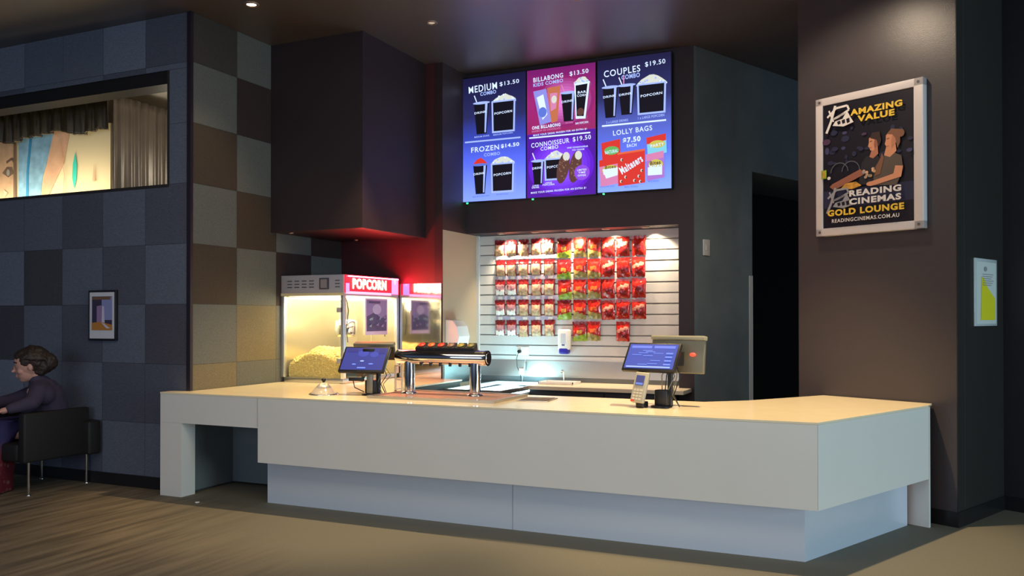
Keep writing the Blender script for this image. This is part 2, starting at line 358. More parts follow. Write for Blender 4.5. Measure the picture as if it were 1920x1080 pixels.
# ------------------------------------------------------------------ ceiling fittings
def downlight(x, y, z, label, lit, r=.05, group='ceiling downlights over the counter'):
    t = thing('downlight', label, 'light', (x, y, z), 0, group)
    MB().lathe([(r*1.5, 0), (r*1.5, -.008), (r, -.012), (r*.9, -.002)], M('downlight_ring', (.3, .22, .18), .35, .6)).build('ring', t)
    MB().lathe([(r*.9, -.003), (0, -.0031)], M('lamp_lit', (1, 1, 1), emit=(1, .82, .6), es=25) if lit else M('lamp_dim', (.4, .35, .3), .3, emit=(1, .8, .6), es=.5)).build('lens', t)
    return t
downlight(-5.786, 6.715, ZC, 'bright recessed ceiling downlight near the tiled wall corner', True)
downlight(-4.457, 7.882, ZC, 'dim recessed ceiling downlight left of the menu screens', False, .04)
downlight(-2.87, 7.861, ZC, 'dim recessed ceiling downlight above the menu screens', False, .04)
spot('lamp_tile_corner', (-5.786, 6.715, ZC-.03), (-5.8, 6.75, 0), 40, WARM, 80)
spot('lamp_counter_left', (-4.457, 7.3, ZC-.03), (-4.9, 7.1, 1), 620, WARM, 62)
spot('lamp_counter_mid', (-2.87, 7.3, ZC-.03), (-3.2, 7.1, 1), 370, WARM, 60)
spot('lamp_counter_right', (-1.1, 7.15, ZC-.03), (-1.1, 7.3, 1), 900, WARM, 60)
spot('lamp_poster', (-.95, 7.45, ZC-.03), (-.3, 8.3, 2.2), 110, (1, .8, .58), 120, .6, .05)
for i, x in enumerate((-4.60, -4.144, -3.69, -3.24, -2.757)):
    nm = ['leftmost', 'second from left', 'middle', 'second from right', 'rightmost'][i]
    downlight(x, 9.86, 2.765, nm+' of the five small downlights over the white slat wall', True, .032, 'downlights over the slat wall')
    spot('lamp_slat', (x+.03, 9.93, 2.745), (x+.12, 10.05, 2.2), 80, (1, .8, .52), 105, .8, .02)
downlight(-6.28, 7.93, 2.67, 'small lamp under the dark bulkhead, front one near the tiled wall', True, .018, 'lamps under the bulkhead')
downlight(-6.12, 8.95, 2.67, 'small lamp under the dark bulkhead, back one above the popcorn machine', True, .018, 'lamps under the bulkhead')

# ------------------------------------------------------------------ menu screens
WHT = E('screen_white', (.62, .75, 1.0), 1.3); BLKS = E('screen_black', (.004, .003, .01), 1)
LAV = E('screen_lavender', (.38, .5, 1.0), 1.1); BLU = E('screen_blue', (.12, .2, .75), 1); REDS = E('screen_red', (.75, .04, .03), 1)
CRM = E('screen_cream', (.75, .78, .7), 1); BRN = E('screen_brown', (.12, .05, .04), 1); PNK = E('screen_pink', (.75, .25, .5), 1)
ORG = E('screen_orange', (.6, .18, .08), 1); YLS = E('screen_yellow', (.65, .6, .1), 1); VIO = E('screen_violet', (.3, .08, .85), 1); GRN = E('screen_green', (.15, .5, .12), 1); CYN = E('screen_cyan', (.25, .7, .9), 1)
def grad(name, stops, radial=None):
    m = bpy.data.materials.new(name); m.use_nodes = True; nt = m.node_tree; b = nt.nodes['Principled BSDF']; b.inputs['Base Color'].default_value = (.005, .005, .008, 1); b.inputs['Roughness'].default_value = .25
    tc = nt.nodes.new('ShaderNodeTexCoord'); sx = nt.nodes.new('ShaderNodeSeparateXYZ'); nt.links.new(tc.outputs['Generated'], sx.inputs[0])
    r = nt.nodes.new('ShaderNodeValToRGB'); el = r.color_ramp.elements
    while len(el) < len(stops): el.new(.5)
    for e, (p, c) in zip(el, stops): e.position = p; e.color = (*c, 1)
    nt.links.new(sx.outputs[2], r.inputs[0]); nt.links.new(r.outputs[0], b.inputs['Emission Color']); b.inputs['Emission Strength'].default_value = 1.8
    return m
def kernels(a, u0, u1, v, h, m, n=7):
    pts = [(u0, v+h)]; rnd = random.Random(int(u0*1000+v*77))
    for i in range(n+1):
        t = i/n; pts.append((u0+(u1-u0)*t, v+h*(1-math.sin(PI*t))*.8+rnd.uniform(-.006, .006)))
    pts.append((u1, v+h)); l = a.n = a.n+1
    c = ((u0+u1)/2, v+h)
    for p, q in zip(pts, pts[1:]): a.poly([c, p, q], m, l)
    for k in range(16):
        t = rnd.random(); hh = math.sin(PI*t)*h*rnd.random()
        a.oval(u0+(u1-u0)*t, v+h-hh*.9, .014, .008, LAV if k % 2 else WHT, None, 7)
def popbox(a, u0, v0, u1, v1, ph=.05, cap='POPCORN'):
    kernels(a, u0, u1, v0-ph, ph+.01, CRM)
    a.poly([(u0, v0), (u1, v0), (u1-.01, v1), (u0+.01, v1)], LAV)
    a.poly([(u0+.025, v0+.012), (u1-.025, v0+.012), (u1-.035, v1-.014), (u0+.035, v1-.014)], BLKS)
    a.text(cap, (u0+u1)/2, v0+(v1-v0)*.38, (u1-u0)*.74, .019, WHT, .02, .06)
def cup(a, u0, v0, u1, v1, dome=False, shaft=True):
    if shaft and not dome: a.line([(u0+.02, v0-.055), (u0+.06, v0)], .012, PNK if u0 > .3 else WHT)
    w = u1-u0
    if dome:
        a.line([(u0, v0-.04), (u0+.06, v0-.01)], .01, BLU); a.poly([(u0+w*.05, v0), (u0+w*.3, v0-.035), (u0+w*.55, v0-.045), (u0+w*.8, v0-.02), (u1-w*.05, v0+.005)], REDS)
    a.poly([(u0+w*.06, v0+.015), (u1-w*.06, v0+.015), (u1-w*.2, v1), (u0+w*.22, v1)], BLKS)
    a.poly([(u0+w*.72, v0+.015), (u0+w*.86, v0+.015), (u0+w*.76, v1-.01), (u0+w*.68, v1-.01)], LAV)
    a.oval((u0+u1)/2, v0+.01, w/2, .011, LAV if not dome else BLU)
    a.text('DRINK', u0+w*.45, v0+(v1-v0)*.33, w*.72, .017, WHT, .02, .06)
SW, SH, SY = .862, 1.525, 9.655
def screen(xc, zc, label, bg, fn):
    t = thing('menu_screen', label, 'menu screen', (xc, SY, zc), 0, 'menu screens on the bulkhead')
    bz = M('screen_bezel', (.01, .01, .012), .35)
    MB().box((-SW/2-.008, 0, -SH/2-.008), (SW/2+.008, YB-SY-.001, SH/2+.008), bz, bev=.004).build('bezel', t)
    b = MB().add([(-SW/2, -.0012, -SH/2), (SW/2, -.0012, -SH/2), (SW/2, -.0012, SH/2), (-SW/2, -.0012, SH/2)], [(0, 1, 2, 3)], bg).build('display', t)
    a = Art(SW, SH, .0006); a.n = 2; fn(a); a.build('menu_graphics', t)
    MB().box((-SW/2+.06, .0, -SH/2-.024), (-SW/2+.078, .02, -SH/2-.009), M('green_led', (0, .1, .03), emit=(.05, 1, .25), es=3)).build('status_light', t, label='small green status light')
def s1(a):
    a.text('MEDIUM', .335, .09, .45, .055, WHT, .012, .05); a.text('$13.50', .75, .075, .3, .037, WHT, .012, .05); a.text('COMBO', .42, .135, .25, .03, LAV, .03, .05)
    cup(a, .18, .2, .45, .46); popbox(a, .48, .21, .85, .465); a.text('MEDIUM DRINK', .33, .482, .24, .012, LAV, .02, .03); a.text('MEDIUM POPCORN', .66, .478, .3, .012, LAV, .02, .03)
    a.rect(.06, .513, .93, .525, LAV)
    a.text('FROZEN', .38, .583, .44, .042, WHT, .014, .03); a.text('$14.50', .77, .575, .28, .034, WHT, .03, .03); a.text('COMBO', .49, .632, .25, .026, LAV, .02, .03)
    cup(a, .18, .7, .43, .945, True); popbox(a, .48, .71, .84, .945, .055); a.text('MEDIUM FROZEN DRINK', .33, .965, .27, .011, BLU, .02, .03); a.text('MEDIUM POPCORN', .66, .96, .18, .011, BLU, .02)
def s2(a):
    for k in range(8):
        q = k/7; a.oval(.55, .27, .44*(1-q*.75), .2*(1-q*.75), E('screen_rose_%d' % k, (.24+.42*q, .012+.16*q, .13+.45*q), 1.3), None, 28)
    a.rect(0, .505, 1, 1, E('screen_deep_violet', (.09, .008, .4), 1)); [a.oval(.5, .77, .48*(1-q/10), .22*(1-q/10), E('screen_violet_%d' % q, (.1+.02*q, .009+.009*q, .5+.07*q), 1.4), None, 28) for q in range(8)]
    a.text('BILLABONG', .32, .075, .44, .036, WHT, .012, .05); a.text('KIDS COMBO', .32, .115, .44, .028, LAV, .03, .05); a.text('$13.50', .77, .065, .27, .038, WHT, .012, .05)
    a.poly([(.1, .17), (.29, .16), (.37, .42), (.2, .44)], E('wrap_blue', (.3, .3, .85), 1)); a.poly([(.15, .22), (.25, .2), (.31, .36), (.24, .4)], WHT); a.oval(.24, .34, .06, .04, BLU)
    a.poly([(.31, .155), (.5, .15), (.46, .42), (.37, .43)], ORG); a.poly([(.35, .2), (.46, .2), (.44, .32), (.36, .34)], PNK); a.oval(.41, .25, .04, .03, CRM)
    cup(a, .5, .2, .74, .43); kernels(a, .7, .93, .1, .055, CRM)
    a.poly([(.71, .15), (.93, .145), (.87, .425), (.73, .42)], WHT); a.poly([(.73, .165), (.9, .16), (.845, .405), (.745, .4)], BLKS); a.text('BAR', .82, .22, .12, .018, WHT); a.text('CORN', .82, .245, .14, .018, WHT); a.oval(.8, .37, .05, .03, BRN)
    a.text('ONE BILLABONG', .3, .455, .42, .026, WHT, .03, .03); a.text('RAINBOW OR CHOCOLATE', .3, .483, .42, .014, PNK, .02, .03); a.text('KIDS DRINK', .64, .445, .11, .012, PNK); a.text('BAR POPCORN', .82, .455, .18, .016, WHT, .02, .03)
    a.text('MAKE YOUR DRINK FROZEN FOR AN EXTRA $1', .5, .512, .78, .016, WHT, .02, .03); a.rect(.05, .53, .94, .541, WHT)
    a.text('CONNOISSEUR', .36, .588, .56, .037, WHT, .012, .05); a.text('$19.50', .82, .575, .26, .04, WHT, .012, .05); a.text('COMBO', .35, .625, .26, .028, WHT, .012, .05); a.text('ONE CONNOISSEUR', .76, .638, .3, .012, WHT); a.text('ICE CREAM', .77, .658, .17, .011, WHT)
    cup(a, .08, .71, .29, .905); popbox(a, .28, .71, .6, .88, .055)
    def el(u, v, ru, rv, rot, m, n=18):
        a.poly([(u+ru*math.cos(2*PI*k/n)*math.cos(rot)-rv*math.sin(2*PI*k/n)*math.sin(rot)*1.4, v+(ru*math.cos(2*PI*k/n)*math.sin(rot)/1.4+rv*math.sin(2*PI*k/n)*math.cos(rot))) for k in range(n)], m)
    for u, v, rt in ((.56, .79, .32), (.74, .79, .25)):
        el(u, v, .085, .125, rt, BRN); el(u+.045, v-.085, .05, .034, rt, CRM)
        for k in range(22): a.oval(u+random.uniform(-.055, .055), v+random.uniform(-.06, .09), .009, .005, E('nut_tan', (.3, .15, .1), 1), None, 6)
    a.oval(.84, .84, .11, .058, VIO); a.text('LIMITED', .84, .82, .13, .014, WHT); a.text('TIME', .84, .84, .1, .014, WHT); a.text('OFFER', .84, .862, .12, .014, WHT)
    a.text('LARGE', .17, .915, .09, .012, WHT); a.text('DRINK', .17, .93, .11, .014, WHT); a.text('LARGE', .36, .9, .1, .012, WHT); a.text('POPCORN', .36, .915, .17, .014, WHT)
    a.text('MAKE YOUR DRINK FROZEN FOR AN EXTRA $1', .5, .965, .8, .017, WHT, .02, .03)
def bagart(a, u0, v0, u1, v1, top, mid, low, txt, rot=.1):
    a.poly([(u0, v0+.01), (u1-.01, v0-.01), (u1, v1-.01), (u0+.02, v1+.01)], low); a.poly([(u0, v0+.01), (u1-.01, v0-.01), (u1-.008, v0+.04), (u0+.004, v0+.06)], top)
    a.oval((u0+u1)/2+.01, (v0*.55+v1*.45), (u1-u0)*.38, (v1-v0)*.2, mid); a.text(txt, (u0+u1)/2+.01, v0*.5+v1*.5, (u1-u0)*.66, (v1-v0)*.16, WHT if mid is not CRM else BRN, .02, rot)
def s3(a):
    a.text('COUPLES', .34, .1, .5, .05, WHT, .012, .05); a.text('COMBO', .46, .145, .25, .035, LAV, .03, .05); a.text('$19.50', .79, .07, .27, .04, WHT, .012, .05)
    cup(a, .06, .2, .3, .44); cup(a, .28, .2, .53, .43); a.rect(.36, .14, .375, .2, PNK); popbox(a, .55, .215, .94, .445, .06)
    a.text('2 x LARGE DRINKS', .28, .475, .3, .018, LAV, .02, .03); a.text('1 x LARGE POPCORN', .74, .465, .35, .02, LAV, .02, .03); a.rect(.07, .495, .94, .507, WHT)
    a.text('LOLLY BAGS', .49, .555, .53, .038, WHT, .012, .05); a.text('$7.50', .48, .625, .24, .045, WHT, .035, .04); a.text('EACH', .48, .665, .13, .024, WHT, .02, .03)
    bagart(a, .06, .62, .33, .78, REDS, GRN, REDS, 'NATURAL'); bagart(a, .03, .75, .33, .95, REDS, YLS, PNK, 'Bites'); a.poly([(.08, .83), (.3, .82), (.29, .88), (.13, .9)], WHT); a.text('Bites', .19, .815, .15, .025, BRN, .02, .06)
    bagart(a, .68, .61, .95, .75, REDS, YLS, CYN, 'PARTY'); bagart(a, .67, .735, .92, .93, PNK, YLS, E('bag_lilac', (.45, .2, .7), 1), 'Bites'); a.text('Bites', .8, .81, .14, .03, BRN, .03, .06); a.rect(.7, .84, .89, .9, WHT)
    a.poly([(.29, .715), (.66, .7), (.665, .95), (.3, .965)], REDS)
    a.poly([(.29, .715), (.66, .7), (.66, .715), (.29, .73)], E('pack_orange', (.85, .15, .06), 1))
    a.text('Maltesers', .475, .81, .33, .06, WHT, .03, .5)
    for u, v in ((.34, .93), (.4, .9), (.52, .93), (.58, .9), (.62, .86), (.6, .94), (.35, .77)): a.oval(u, v, .016, .011, CRM); a.oval(u+.01, v+.002, .01, .008, BRN)
    a.text('WHITE CHOC BITES', .15, .962, .2, .011, BLU); a.text('MALTESERS', .48, .975, .18, .011, BLU); a.text('MIXED BERRIES', .78, .945, .14, .012, BLU)
g1 = [(0, (.16, .24, .9)), (.3, (.065, .1, .62)), (.5, (.025, .04, .3)), (.68, (.014, .015, .07)), (1, (.006, .005, .03))]
screen(-4.605, 3.916, 'left menu screen, blue, with medium combo above frozen combo', grad('menu_blue_left', g1), s1)
screen(-3.725, 3.916, 'middle menu screen, crimson over purple, with kids and ice cream combos', grad('menu_crimson', [(0, (.08, .008, .45)), (.49, (.08, .008, .45)), (.5, (.19, .01, .08)), (.75, (.22, .012, .11)), (1, (.11, .006, .09))]), s2)
screen(-2.838, 3.926, 'right menu screen, blue, with couples combo above lolly bags', grad('menu_blue_right', [(0, (.15, .25, .85)), (.3, (.06, .1, .55)), (.5, (.05, .07, .33)), (.7, (.014, .016, .08)), (1, (.006, .005, .03))]), s3)

# ------------------------------------------------------------------ packets on the slat wall
RED = M('packet_red', (.42, .014, .01), .22, coat=.6, var=.6, vscale=14); DRED = M('packet_dark_red', (.2, .01, .014), .24, coat=.5, var=.5, vscale=18); CREAM = M('packet_cream', (.66, .4, .27), .24, var=.6, vscale=22); TANP = M('packet_tan', (.42, .27, .14), .4, var=.5, vscale=30)
GREEN = M('packet_green', (.24, .36, .03), .3, var=.6, vscale=24); OLIVE = M('packet_olive', (.3, .24, .07), .35, var=.6, vscale=24); PINK = M('packet_pink', (.5, .22, .24), .35, var=.4, vscale=24); ORNG = M('packet_orange', (.6, .1, .02), .3, var=.6, vscale=26); WHP = M('packet_white', (.8, .74, .68), .35); YEL = M('packet_yellow', (.6, .3, .05), .4, var=.5, vscale=26); SWP = M('packet_swoosh', (.7, .3, .22), .3, var=.6, vscale=18)
def packet_mesh(kind, w, h, seed):
    rnd = random.Random(seed); nu, nv = 12, 16; vs = []; fs = []; ms = []
    def P(i, j, side):
        u = i/nu*2-1; t = j/nv
        wid = w/2*(1-.03*math.sin(PI*t)+.02*math.sin(7*t+seed)); x = u*wid
        prof = max(0, math.sin(PI*min(1, max(0, (t-.05)/.8))))**.6 if t < .86 else 0
        th = .03*prof*max(0, 1-u*u)**.5
        th += (.009*noise.noise(Vector((u*2.2+seed, t*3.5, side)))+.005*noise.noise(Vector((u*6+seed, t*9, side))))*(1 if .04 < t < .96 else .3)*(1 if abs(u) < .99 else 0)
        z = -h*(1-t)+.004*math.sin(u*9+seed)
        return (x, (-th if side else 0)-.003, z)
    n = (nu+1)*(nv+1)
    for side in (1, 0):
        for j in range(nv+1):
            for i in range(nu+1): vs.append(P(i, j, side))
    sp = {'cream': (DRED, CREAM, TANP), 'pink': (DRED, PINK, WHP), 'green': (RED, YEL, GREEN), 'olive': (RED, ORNG, OLIVE), 'red': (RED, DRED, RED), 'swoosh': (RED, SWP, RED)}[kind]
    mats = list(dict.fromkeys([*sp, RED, DRED, WHP, CREAM]))
    for side in (1, 0):
        for j in range(nv):
            for i in range(nu):
                a = (0 if side else n)+j*(nu+1)+i; q = (a, a+1, a+nu+2, a+nu+1); fs.append(q if side else q[::-1])
                t = (j+.5)/nv; u = abs((i+.5)/nu*2-1); uu = (i+.5)/nu*2-1
                if kind in ('cream', 'pink'): m = sp[0] if t > .68 or u > .88 else (sp[1] if t > .28+.12*uu*uu else sp[2])
                elif kind == 'green': m = sp[2] if t < .3+.1*uu else (sp[1] if u < .3 and .38 < t < .55 else (DRED if t > .66 else RED))
                elif kind == 'olive': m = sp[2] if t < .34-.1*uu else (sp[1] if u < .45 and .42 < t < .6 else RED)
                elif kind == 'swoosh': m = sp[1] if abs(t-.6-.12*uu) < .1-.06*uu*uu and u < .85 else (DRED if abs(t-.3+.1*uu) < .1 and u < .6 else RED)
                else: m = sp[1] if abs(t-.45+.1*uu) < .12 and u < .8 else RED
                ms.append(mats.index(m))
    me = bpy.data.meshes.new('sweet_packet'); me.from_pydata(vs, [], fs)
    for m in mats: me.materials.append(m)
    me.polygons.foreach_set('material_index', ms); me.polygons.foreach_set('use_smooth', [True]*len(fs)); me.update(); return me
KINDS = {'cream': ('small dark red and cream sweet packet', .142, .2), 'pink': ('small dark red and pink sweet packet', .142, .19), 'green': ('tall red sweet packet with green bottom', .186, .238),
         'olive': ('red sweet packet with olive green bottom', .168, .232), 'red': ('plain bright red sweet packet', .172, .232), 'swoosh': ('red sweet packet with pale diagonal swoosh', .172, .232)}
cols = [(-4.69, 0), (-4.536, 0), (-4.372, 0), (-4.2, 0), (-4.025, 0), (-3.825, 1), (-3.63, 2), (-3.447, 2), (-3.27, 3), (-3.085, 3), (-2.89, 3)]
ordn = ['top', 'second', 'third', 'fourth', 'bottom']; ordc = ['leftmost', 'second', 'third', 'fourth', 'fifth', 'sixth', 'seventh', 'eighth', 'ninth', 'tenth', 'rightmost']
pk_mesh = {}
def hook(parent, y=0):
    MB().tube([(0, .05, .0), (0, -.045, .002), (0, -.05, .012)], .0025, STEEL, 6).build('peg', parent)
for r in range(5):
    zt = [2.70, 2.446, 2.195, 1.945, 1.69][r]; present = [0, 1, 2, 3, 4, 6, 7, 9] if r == 4 else list(range(11))
    for ci, c in enumerate(present):
        x, g = cols[c]
        k = {0: 'pink' if (c < 2 and r > 1) else 'cream', 1: 'green', 2: 'olive', 3: 'swoosh' if (r+c) % 2 else 'red'}[g]
        if r == 4 and c == 6: k = 'green'
        if r == 0 and c == 8: k = 'swoosh'
        lab, w, h = KINDS[k]
        key = (k, (r+c) % 3)
        if key not in pk_mesh: pk_mesh[key] = packet_mesh(k, w, h, 3.7*len(pk_mesh)+1)
        o = bpy.data.objects.new('sweet_packet', pk_mesh[key]); C.objects.link(o)
        o.location = (x+random.uniform(-.004, .004), YSL-.014, zt+random.uniform(-.006, .006)-(.012 if g else 0)); o.rotation_euler = (random.uniform(0, .03), random.uniform(-.035, .035), random.uniform(-.08, .08))
        if r < 4: pos = 'in the %s row, %s from the left' % (ordn[r], ordc[c]) if c not in (0, 10) else 'at the %s end of the %s row' % ('left' if c == 0 else 'right', ordn[r])
        else: pos = ['in the bottom row at the left end', 'in the bottom row, second from the left', 'in the bottom row, third from the left', 'in the bottom row, fourth from the left', 'in the bottom row, fifth from the left', 'just right of the soap dispenser', 'in the bottom row, last but one', 'alone at right of bottom row'][ci]
        tag(o, lab+' '+pos, 'sweet packet', 'sweet packets on the slat wall')
RAIL = M('price_rail_lilac', (.42, .38, .52), .4)
for i, z in enumerate((2.478, 2.222, 1.97, 1.715)):
    mb = MB(); mb.box((-4.75, -.012, -.024), (-3.9, 0, .024), RAIL)
    for q in range(5): mb.box((-4.72+.17*q, -.0135, -.017), (-4.66+.17*q, -.012, .017), WHP)
    o = mb.build('price_rail'); o.location = (0, YSL-.001, z)
    tag(o, 'lilac price rail below the %s row of packets' % ordn[i], 'price rail', 'price rails on the slat wall')

# soap dispenser, socket, back bench
WPL = M('white_plastic', (.8, .79, .77), .25, coat=.3)
t = thing('soap_dispenser', 'white soap dispenser with dark blue base on the slat wall', 'soap dispenser', (-3.81, YSL, 1.28))
MB().box((-.075, -.1, .05), (.075, 0, .3), WPL, bev=.022).build('housing', t)
MB().box((-.058, -.105, 0), (.058, -.005, .075), M('soap_blue', (.02, .02, .35), .3), bev=.018).build('push_bar', t, label='dark blue push bar')
MB().box((-.03, -.103, .13), (.03, -.1, .25), M('dispenser_label', (.6, .62, .66), .4)).box((-.018, -.104, .1), (.018, -.1, .12), M('dispenser_print', (.1, .12, .3), .4)).build('panel', t)
t = thing('wall_socket', 'white double wall socket with black plug and hanging cord', 'wall socket', (-4.385, YSL, 1.305))
MB().box((-.085, -.012, -.055), (.085, 0, .055), WPL, bev=.005).build('plate', t)
MB().tube([(-.035, -.012, -.005), (-.035, -.05, -.005)], .022, M('plug_black', (.01, .01, .012), .4)).build('plug', t)
MB().tube([(-.035, -.05, -.005), (-.06, -.06, -.09), (-.055, -.05, -.2), (-.02, -.04, -.28), (0, -.05, -.375)], .004, M('plug_black', (.01, .01, .012), .4), 8).build('cord', t)
MB().tube([(.04, -.012, -.02), (.045, -.03, -.12), (.02, -.04, -.25), (.01, -.05, -.375)], .003, WPL, 8).build('white_cord', t, label='thin white cord')
t = thing('plug_adapter', 'small white power adapter hanging below the wall socket', 'adapter', (-4.38, YSL-.013, 1.06)); MB().box((-.035, -.05, -.05), (.03, 0, .03), WPL, bev=.008).build('body', t); MB().box((.03, -.04, -.0), (.05, -.01, .1), M('adapter_grey', (.3, .3, .3), .4), bev=.004).build('plug', t)
t = thing('back_bench', 'dark fronted bench with beige top along the slat wall', 'bench', (-3.1, 9.7, 0))
MB().prism([(-.9, -.38), (.9, -.38), (.9, .02), (.745, .02), (.745, .33), (-.9, .33)], .895, .935, M('bench_top_beige', (.62, .52, .38), .3)).build('bench_top', t)
MB().box((-.9, -.34, 0), (.74, .33, .894), M('bench_dark', (.02, .017, .022), .4)).build('cabinet', t)
MB().box((-.88, -.36, .45), (0, -.341, .87), M('bench_dark', (.02, .017, .022), .4)).build('door', t); MB().box((.02, -.36, .45), (.73, -.341, .87), M('bench_dark', (.02, .017, .022), .4)).build('door', t)
t = thing('white_tray', 'shallow white tray lying on the back bench left end', 'tray', (-3.78, 9.75, .936))
MB().box((-.22, -.14, 0), (.22, .14, .006), WPL).box((-.22, -.14, .006), (-.21, .14, .03), WPL).box((.21, -.14, .006), (.22, .14, .03), WPL).box((-.22, -.14, .006), (.22, -.13, .03), WPL).box((-.22, .13, .006), (.22, .14, .03), WPL).build('shell', t)
t = thing('sink_tap', 'small chrome gooseneck tap standing on the back bench', 'tap', (-3.8, 9.95, .936))
CHR = M('chrome', (.8, .8, .8), .08, 1)
MB().tube([(0, 0, 0), (0, 0, .12), (0, -.02, .15), (0, -.07, .15), (0, -.09, .12)], .009, CHR, 10).build('spout', t); MB().lathe([(.028, 0), (.028, .015), (.012, .02)], CHR).build('base', t)
t = thing('chest_freezer', 'bright glass-topped display freezer between popcorn wing and bench', 'freezer', (-4.36, 9.3, 0))
MB().box((-.36, -.7, 0), (.345, .7, .86), M('freezer_white', (.75, .78, .8), .35)).build('cabinet', t)
MB().box((-.33, -.67, .861), (.315, .67, .872), M('freezer_light', (.8, .9, .95), .4, emit=(.5, .92, 1), es=4.5)).build('light_panel', t, label='glowing white interior')
MB().box((-.36, -.7, .885), (.345, -.66, .93), STEEL).box((-.36, .66, .885), (.345, .7, .93), STEEL).box((-.36, -.66, .885), (-.33, .66, .93), STEEL).box((.315, -.66, .885), (.345, .66, .93), STEEL).box((-.02, -.66, .885), (.0, .66, .93), STEEL).build('rim', t)

l = bpy.data.lights.new('freezer_lamp', 'POINT'); l.energy = 7; l.color = (.35, .9, 1); l.shadow_soft_size = .04; lo = bpy.data.objects.new('freezer_lamp', l); C.objects.link(lo); lo.location = (-4.28, 9.72, 1.0)
# ------------------------------------------------------------------ popcorn machine
t = thing('popcorn_machine', 'large lit glass popcorn machine with glowing red sign', 'popcorn machine', (-6.03, 8.535, 1.0))
AL = M('aluminium_post', (.66, .7, .76), .32, .85); GREY = M('header_grey', (.33, .33, .4), .42, .2); SLOT = M('slot_dark', (.05, .05, .07), .5)
hx, hy = .405, .54
def glass_mat():
    m = bpy.data.materials.new('machine_glass'); m.use_nodes = True; nt = m.node_tree; nt.nodes.remove(nt.nodes['Principled BSDF'])
    tr = nt.nodes.new('ShaderNodeBsdfTransparent'); gl = nt.nodes.new('ShaderNodeBsdfGlossy'); gl.inputs['Roughness'].default_value = .04; mx = nt.nodes.new('ShaderNodeMixShader'); mx.inputs[0].default_value = .1
    tr.inputs['Color'].default_value = (.93, .95, .93, 1)
    nt.links.new(tr.outputs[0], mx.inputs[1]); nt.links.new(gl.outputs[0], mx.inputs[2]); nt.links.new(mx.outputs[0], nt.nodes['Material Output'].inputs[0]); return m
GLASS = glass_mat()
MB().box((-hx, -hy, 0), (hx, hy, .055), STEEL, bev=.006).build('base_tray', t)
for sx in (-1, 1):
    for sy in (-1, 1):
        MB().box((sx*hx-.022, sy*hy-.022, .055), (sx*hx+.022, sy*hy+.022, .965), AL, bev=.005).build('post', t)
MB().box((-hx+.02, -hy-.003, .06), (hx-.02, -hy+.003, .96), GLASS).build('side_glass', t)
MB().box((hx-.003, -hy+.02, .06), (hx+.003, -.01, .96), GLASS).box((hx-.003, .01, .06), (hx+.003, hy-.02, .96), GLASS).build('door', t, label='glass doors under the sign')
MB().box((-hx+.02, hy-.003, .06), (hx-.02, hy+.003, .96), M('back_panel', (.6, .58, .5), .3, .7)).box((-hx-.003, -hy+.02, .06), (-hx+.003, hy-.02, .96), M('back_panel', (.6, .58, .5), .3, .7)).build('back_panel', t)
for z in (.78, .22): MB().box((hx-.075, -hy-.022, z), (hx-.0, -hy-.004, z+.055), GREY, bev=.004).build('hinge', t)
hd = MB(); hd.box((-hx-.02, -hy-.025, .965), (hx+.02, hy+.02, 1.195), GREY, bev=.008); sl = hd
for c in range(4):
    for r in range(3): sl.box((-hx+.07+c*.1, -hy-.028, 1.055+r*.035), (-hx+.135+c*.1, -hy-.0245, 1.065+r*.035), SLOT)
for r in range(3): sl.box((hx-.09, -hy-.028, 1.055+r*.035), (hx-.03, -hy-.0245, 1.065+r*.035), SLOT)
hd = hd.build('header', t)
MB().box((.105, -hy-.032, 1.035), (.235, -hy-.0245, 1.16), SLOT, bev=.003).box((.125, -hy-.034, 1.05), (.21, -hy-.03, 1.145), M('panel_grey', (.2, .19, .22), .5)).build('switch_panel', hd)
MB().box((-hx-.02, -hy-.026, .965), (hx+.02, -hy-.0252, .995), M('header_lip', (.5, .45, .28), .4)).build('lip', hd)
MB().box((-.02, -.1, 1.195), (.12, .0, 1.21), M('orange_cap', (.6, .25, .08), .5), bev=.004).build('top_cap', hd)
# sign on the side that faces the staff
SR = M('sign_red', (.6, .02, .02), .3, emit=(1, .004, .012), es=5); SWH = M('sign_letters', (1, 1, .9), .3, emit=(1, .7, .4), es=16); SPU = M('sign_violet', (.3, .2, .8), .3, emit=(.35, .25, 1), es=1.6); SPK = M('sign_pink', (.8, .3, .6), .3, emit=(1, .3, .6), es=2)
sg = MB(); sg.box((hx+.021, -hy-.01, 1.0), (hx+.035, hy+.0, 1.19), SR); sg.box((hx+.0345, hy-.16, 1.0), (hx+.037, hy-.02, 1.19), SPU); sg.box((hx+.0345, -hy, .985), (hx+.0365, hy-.17, 1.012), SPK); sg.box((hx+.0345, -hy-.005, 1.0), (hx+.0368, -hy+.06, 1.1), SPU)
sg.ball((hx+.036, hy-.09, 1.14), .035, SPK, 1, (.1, 1, 1))
sgo = sg.build('sign', t)
vs, fs = glyphs('POPCORN', .03); MB().tube([(hx+.045, -hy+.03, 1.178), (hx+.045, hy-.03, 1.178)], .006, M('neon_red', (.8, .05, .05), .3, emit=(1, .01, .02), es=300), 8).build('neon_tube', sgo, label='glowing red neon tube')
MB().add([(hx+.04, -.08+x*.68, 1.1+y*.115) for x, y in vs], fs, SWH).build('lettering', sgo)
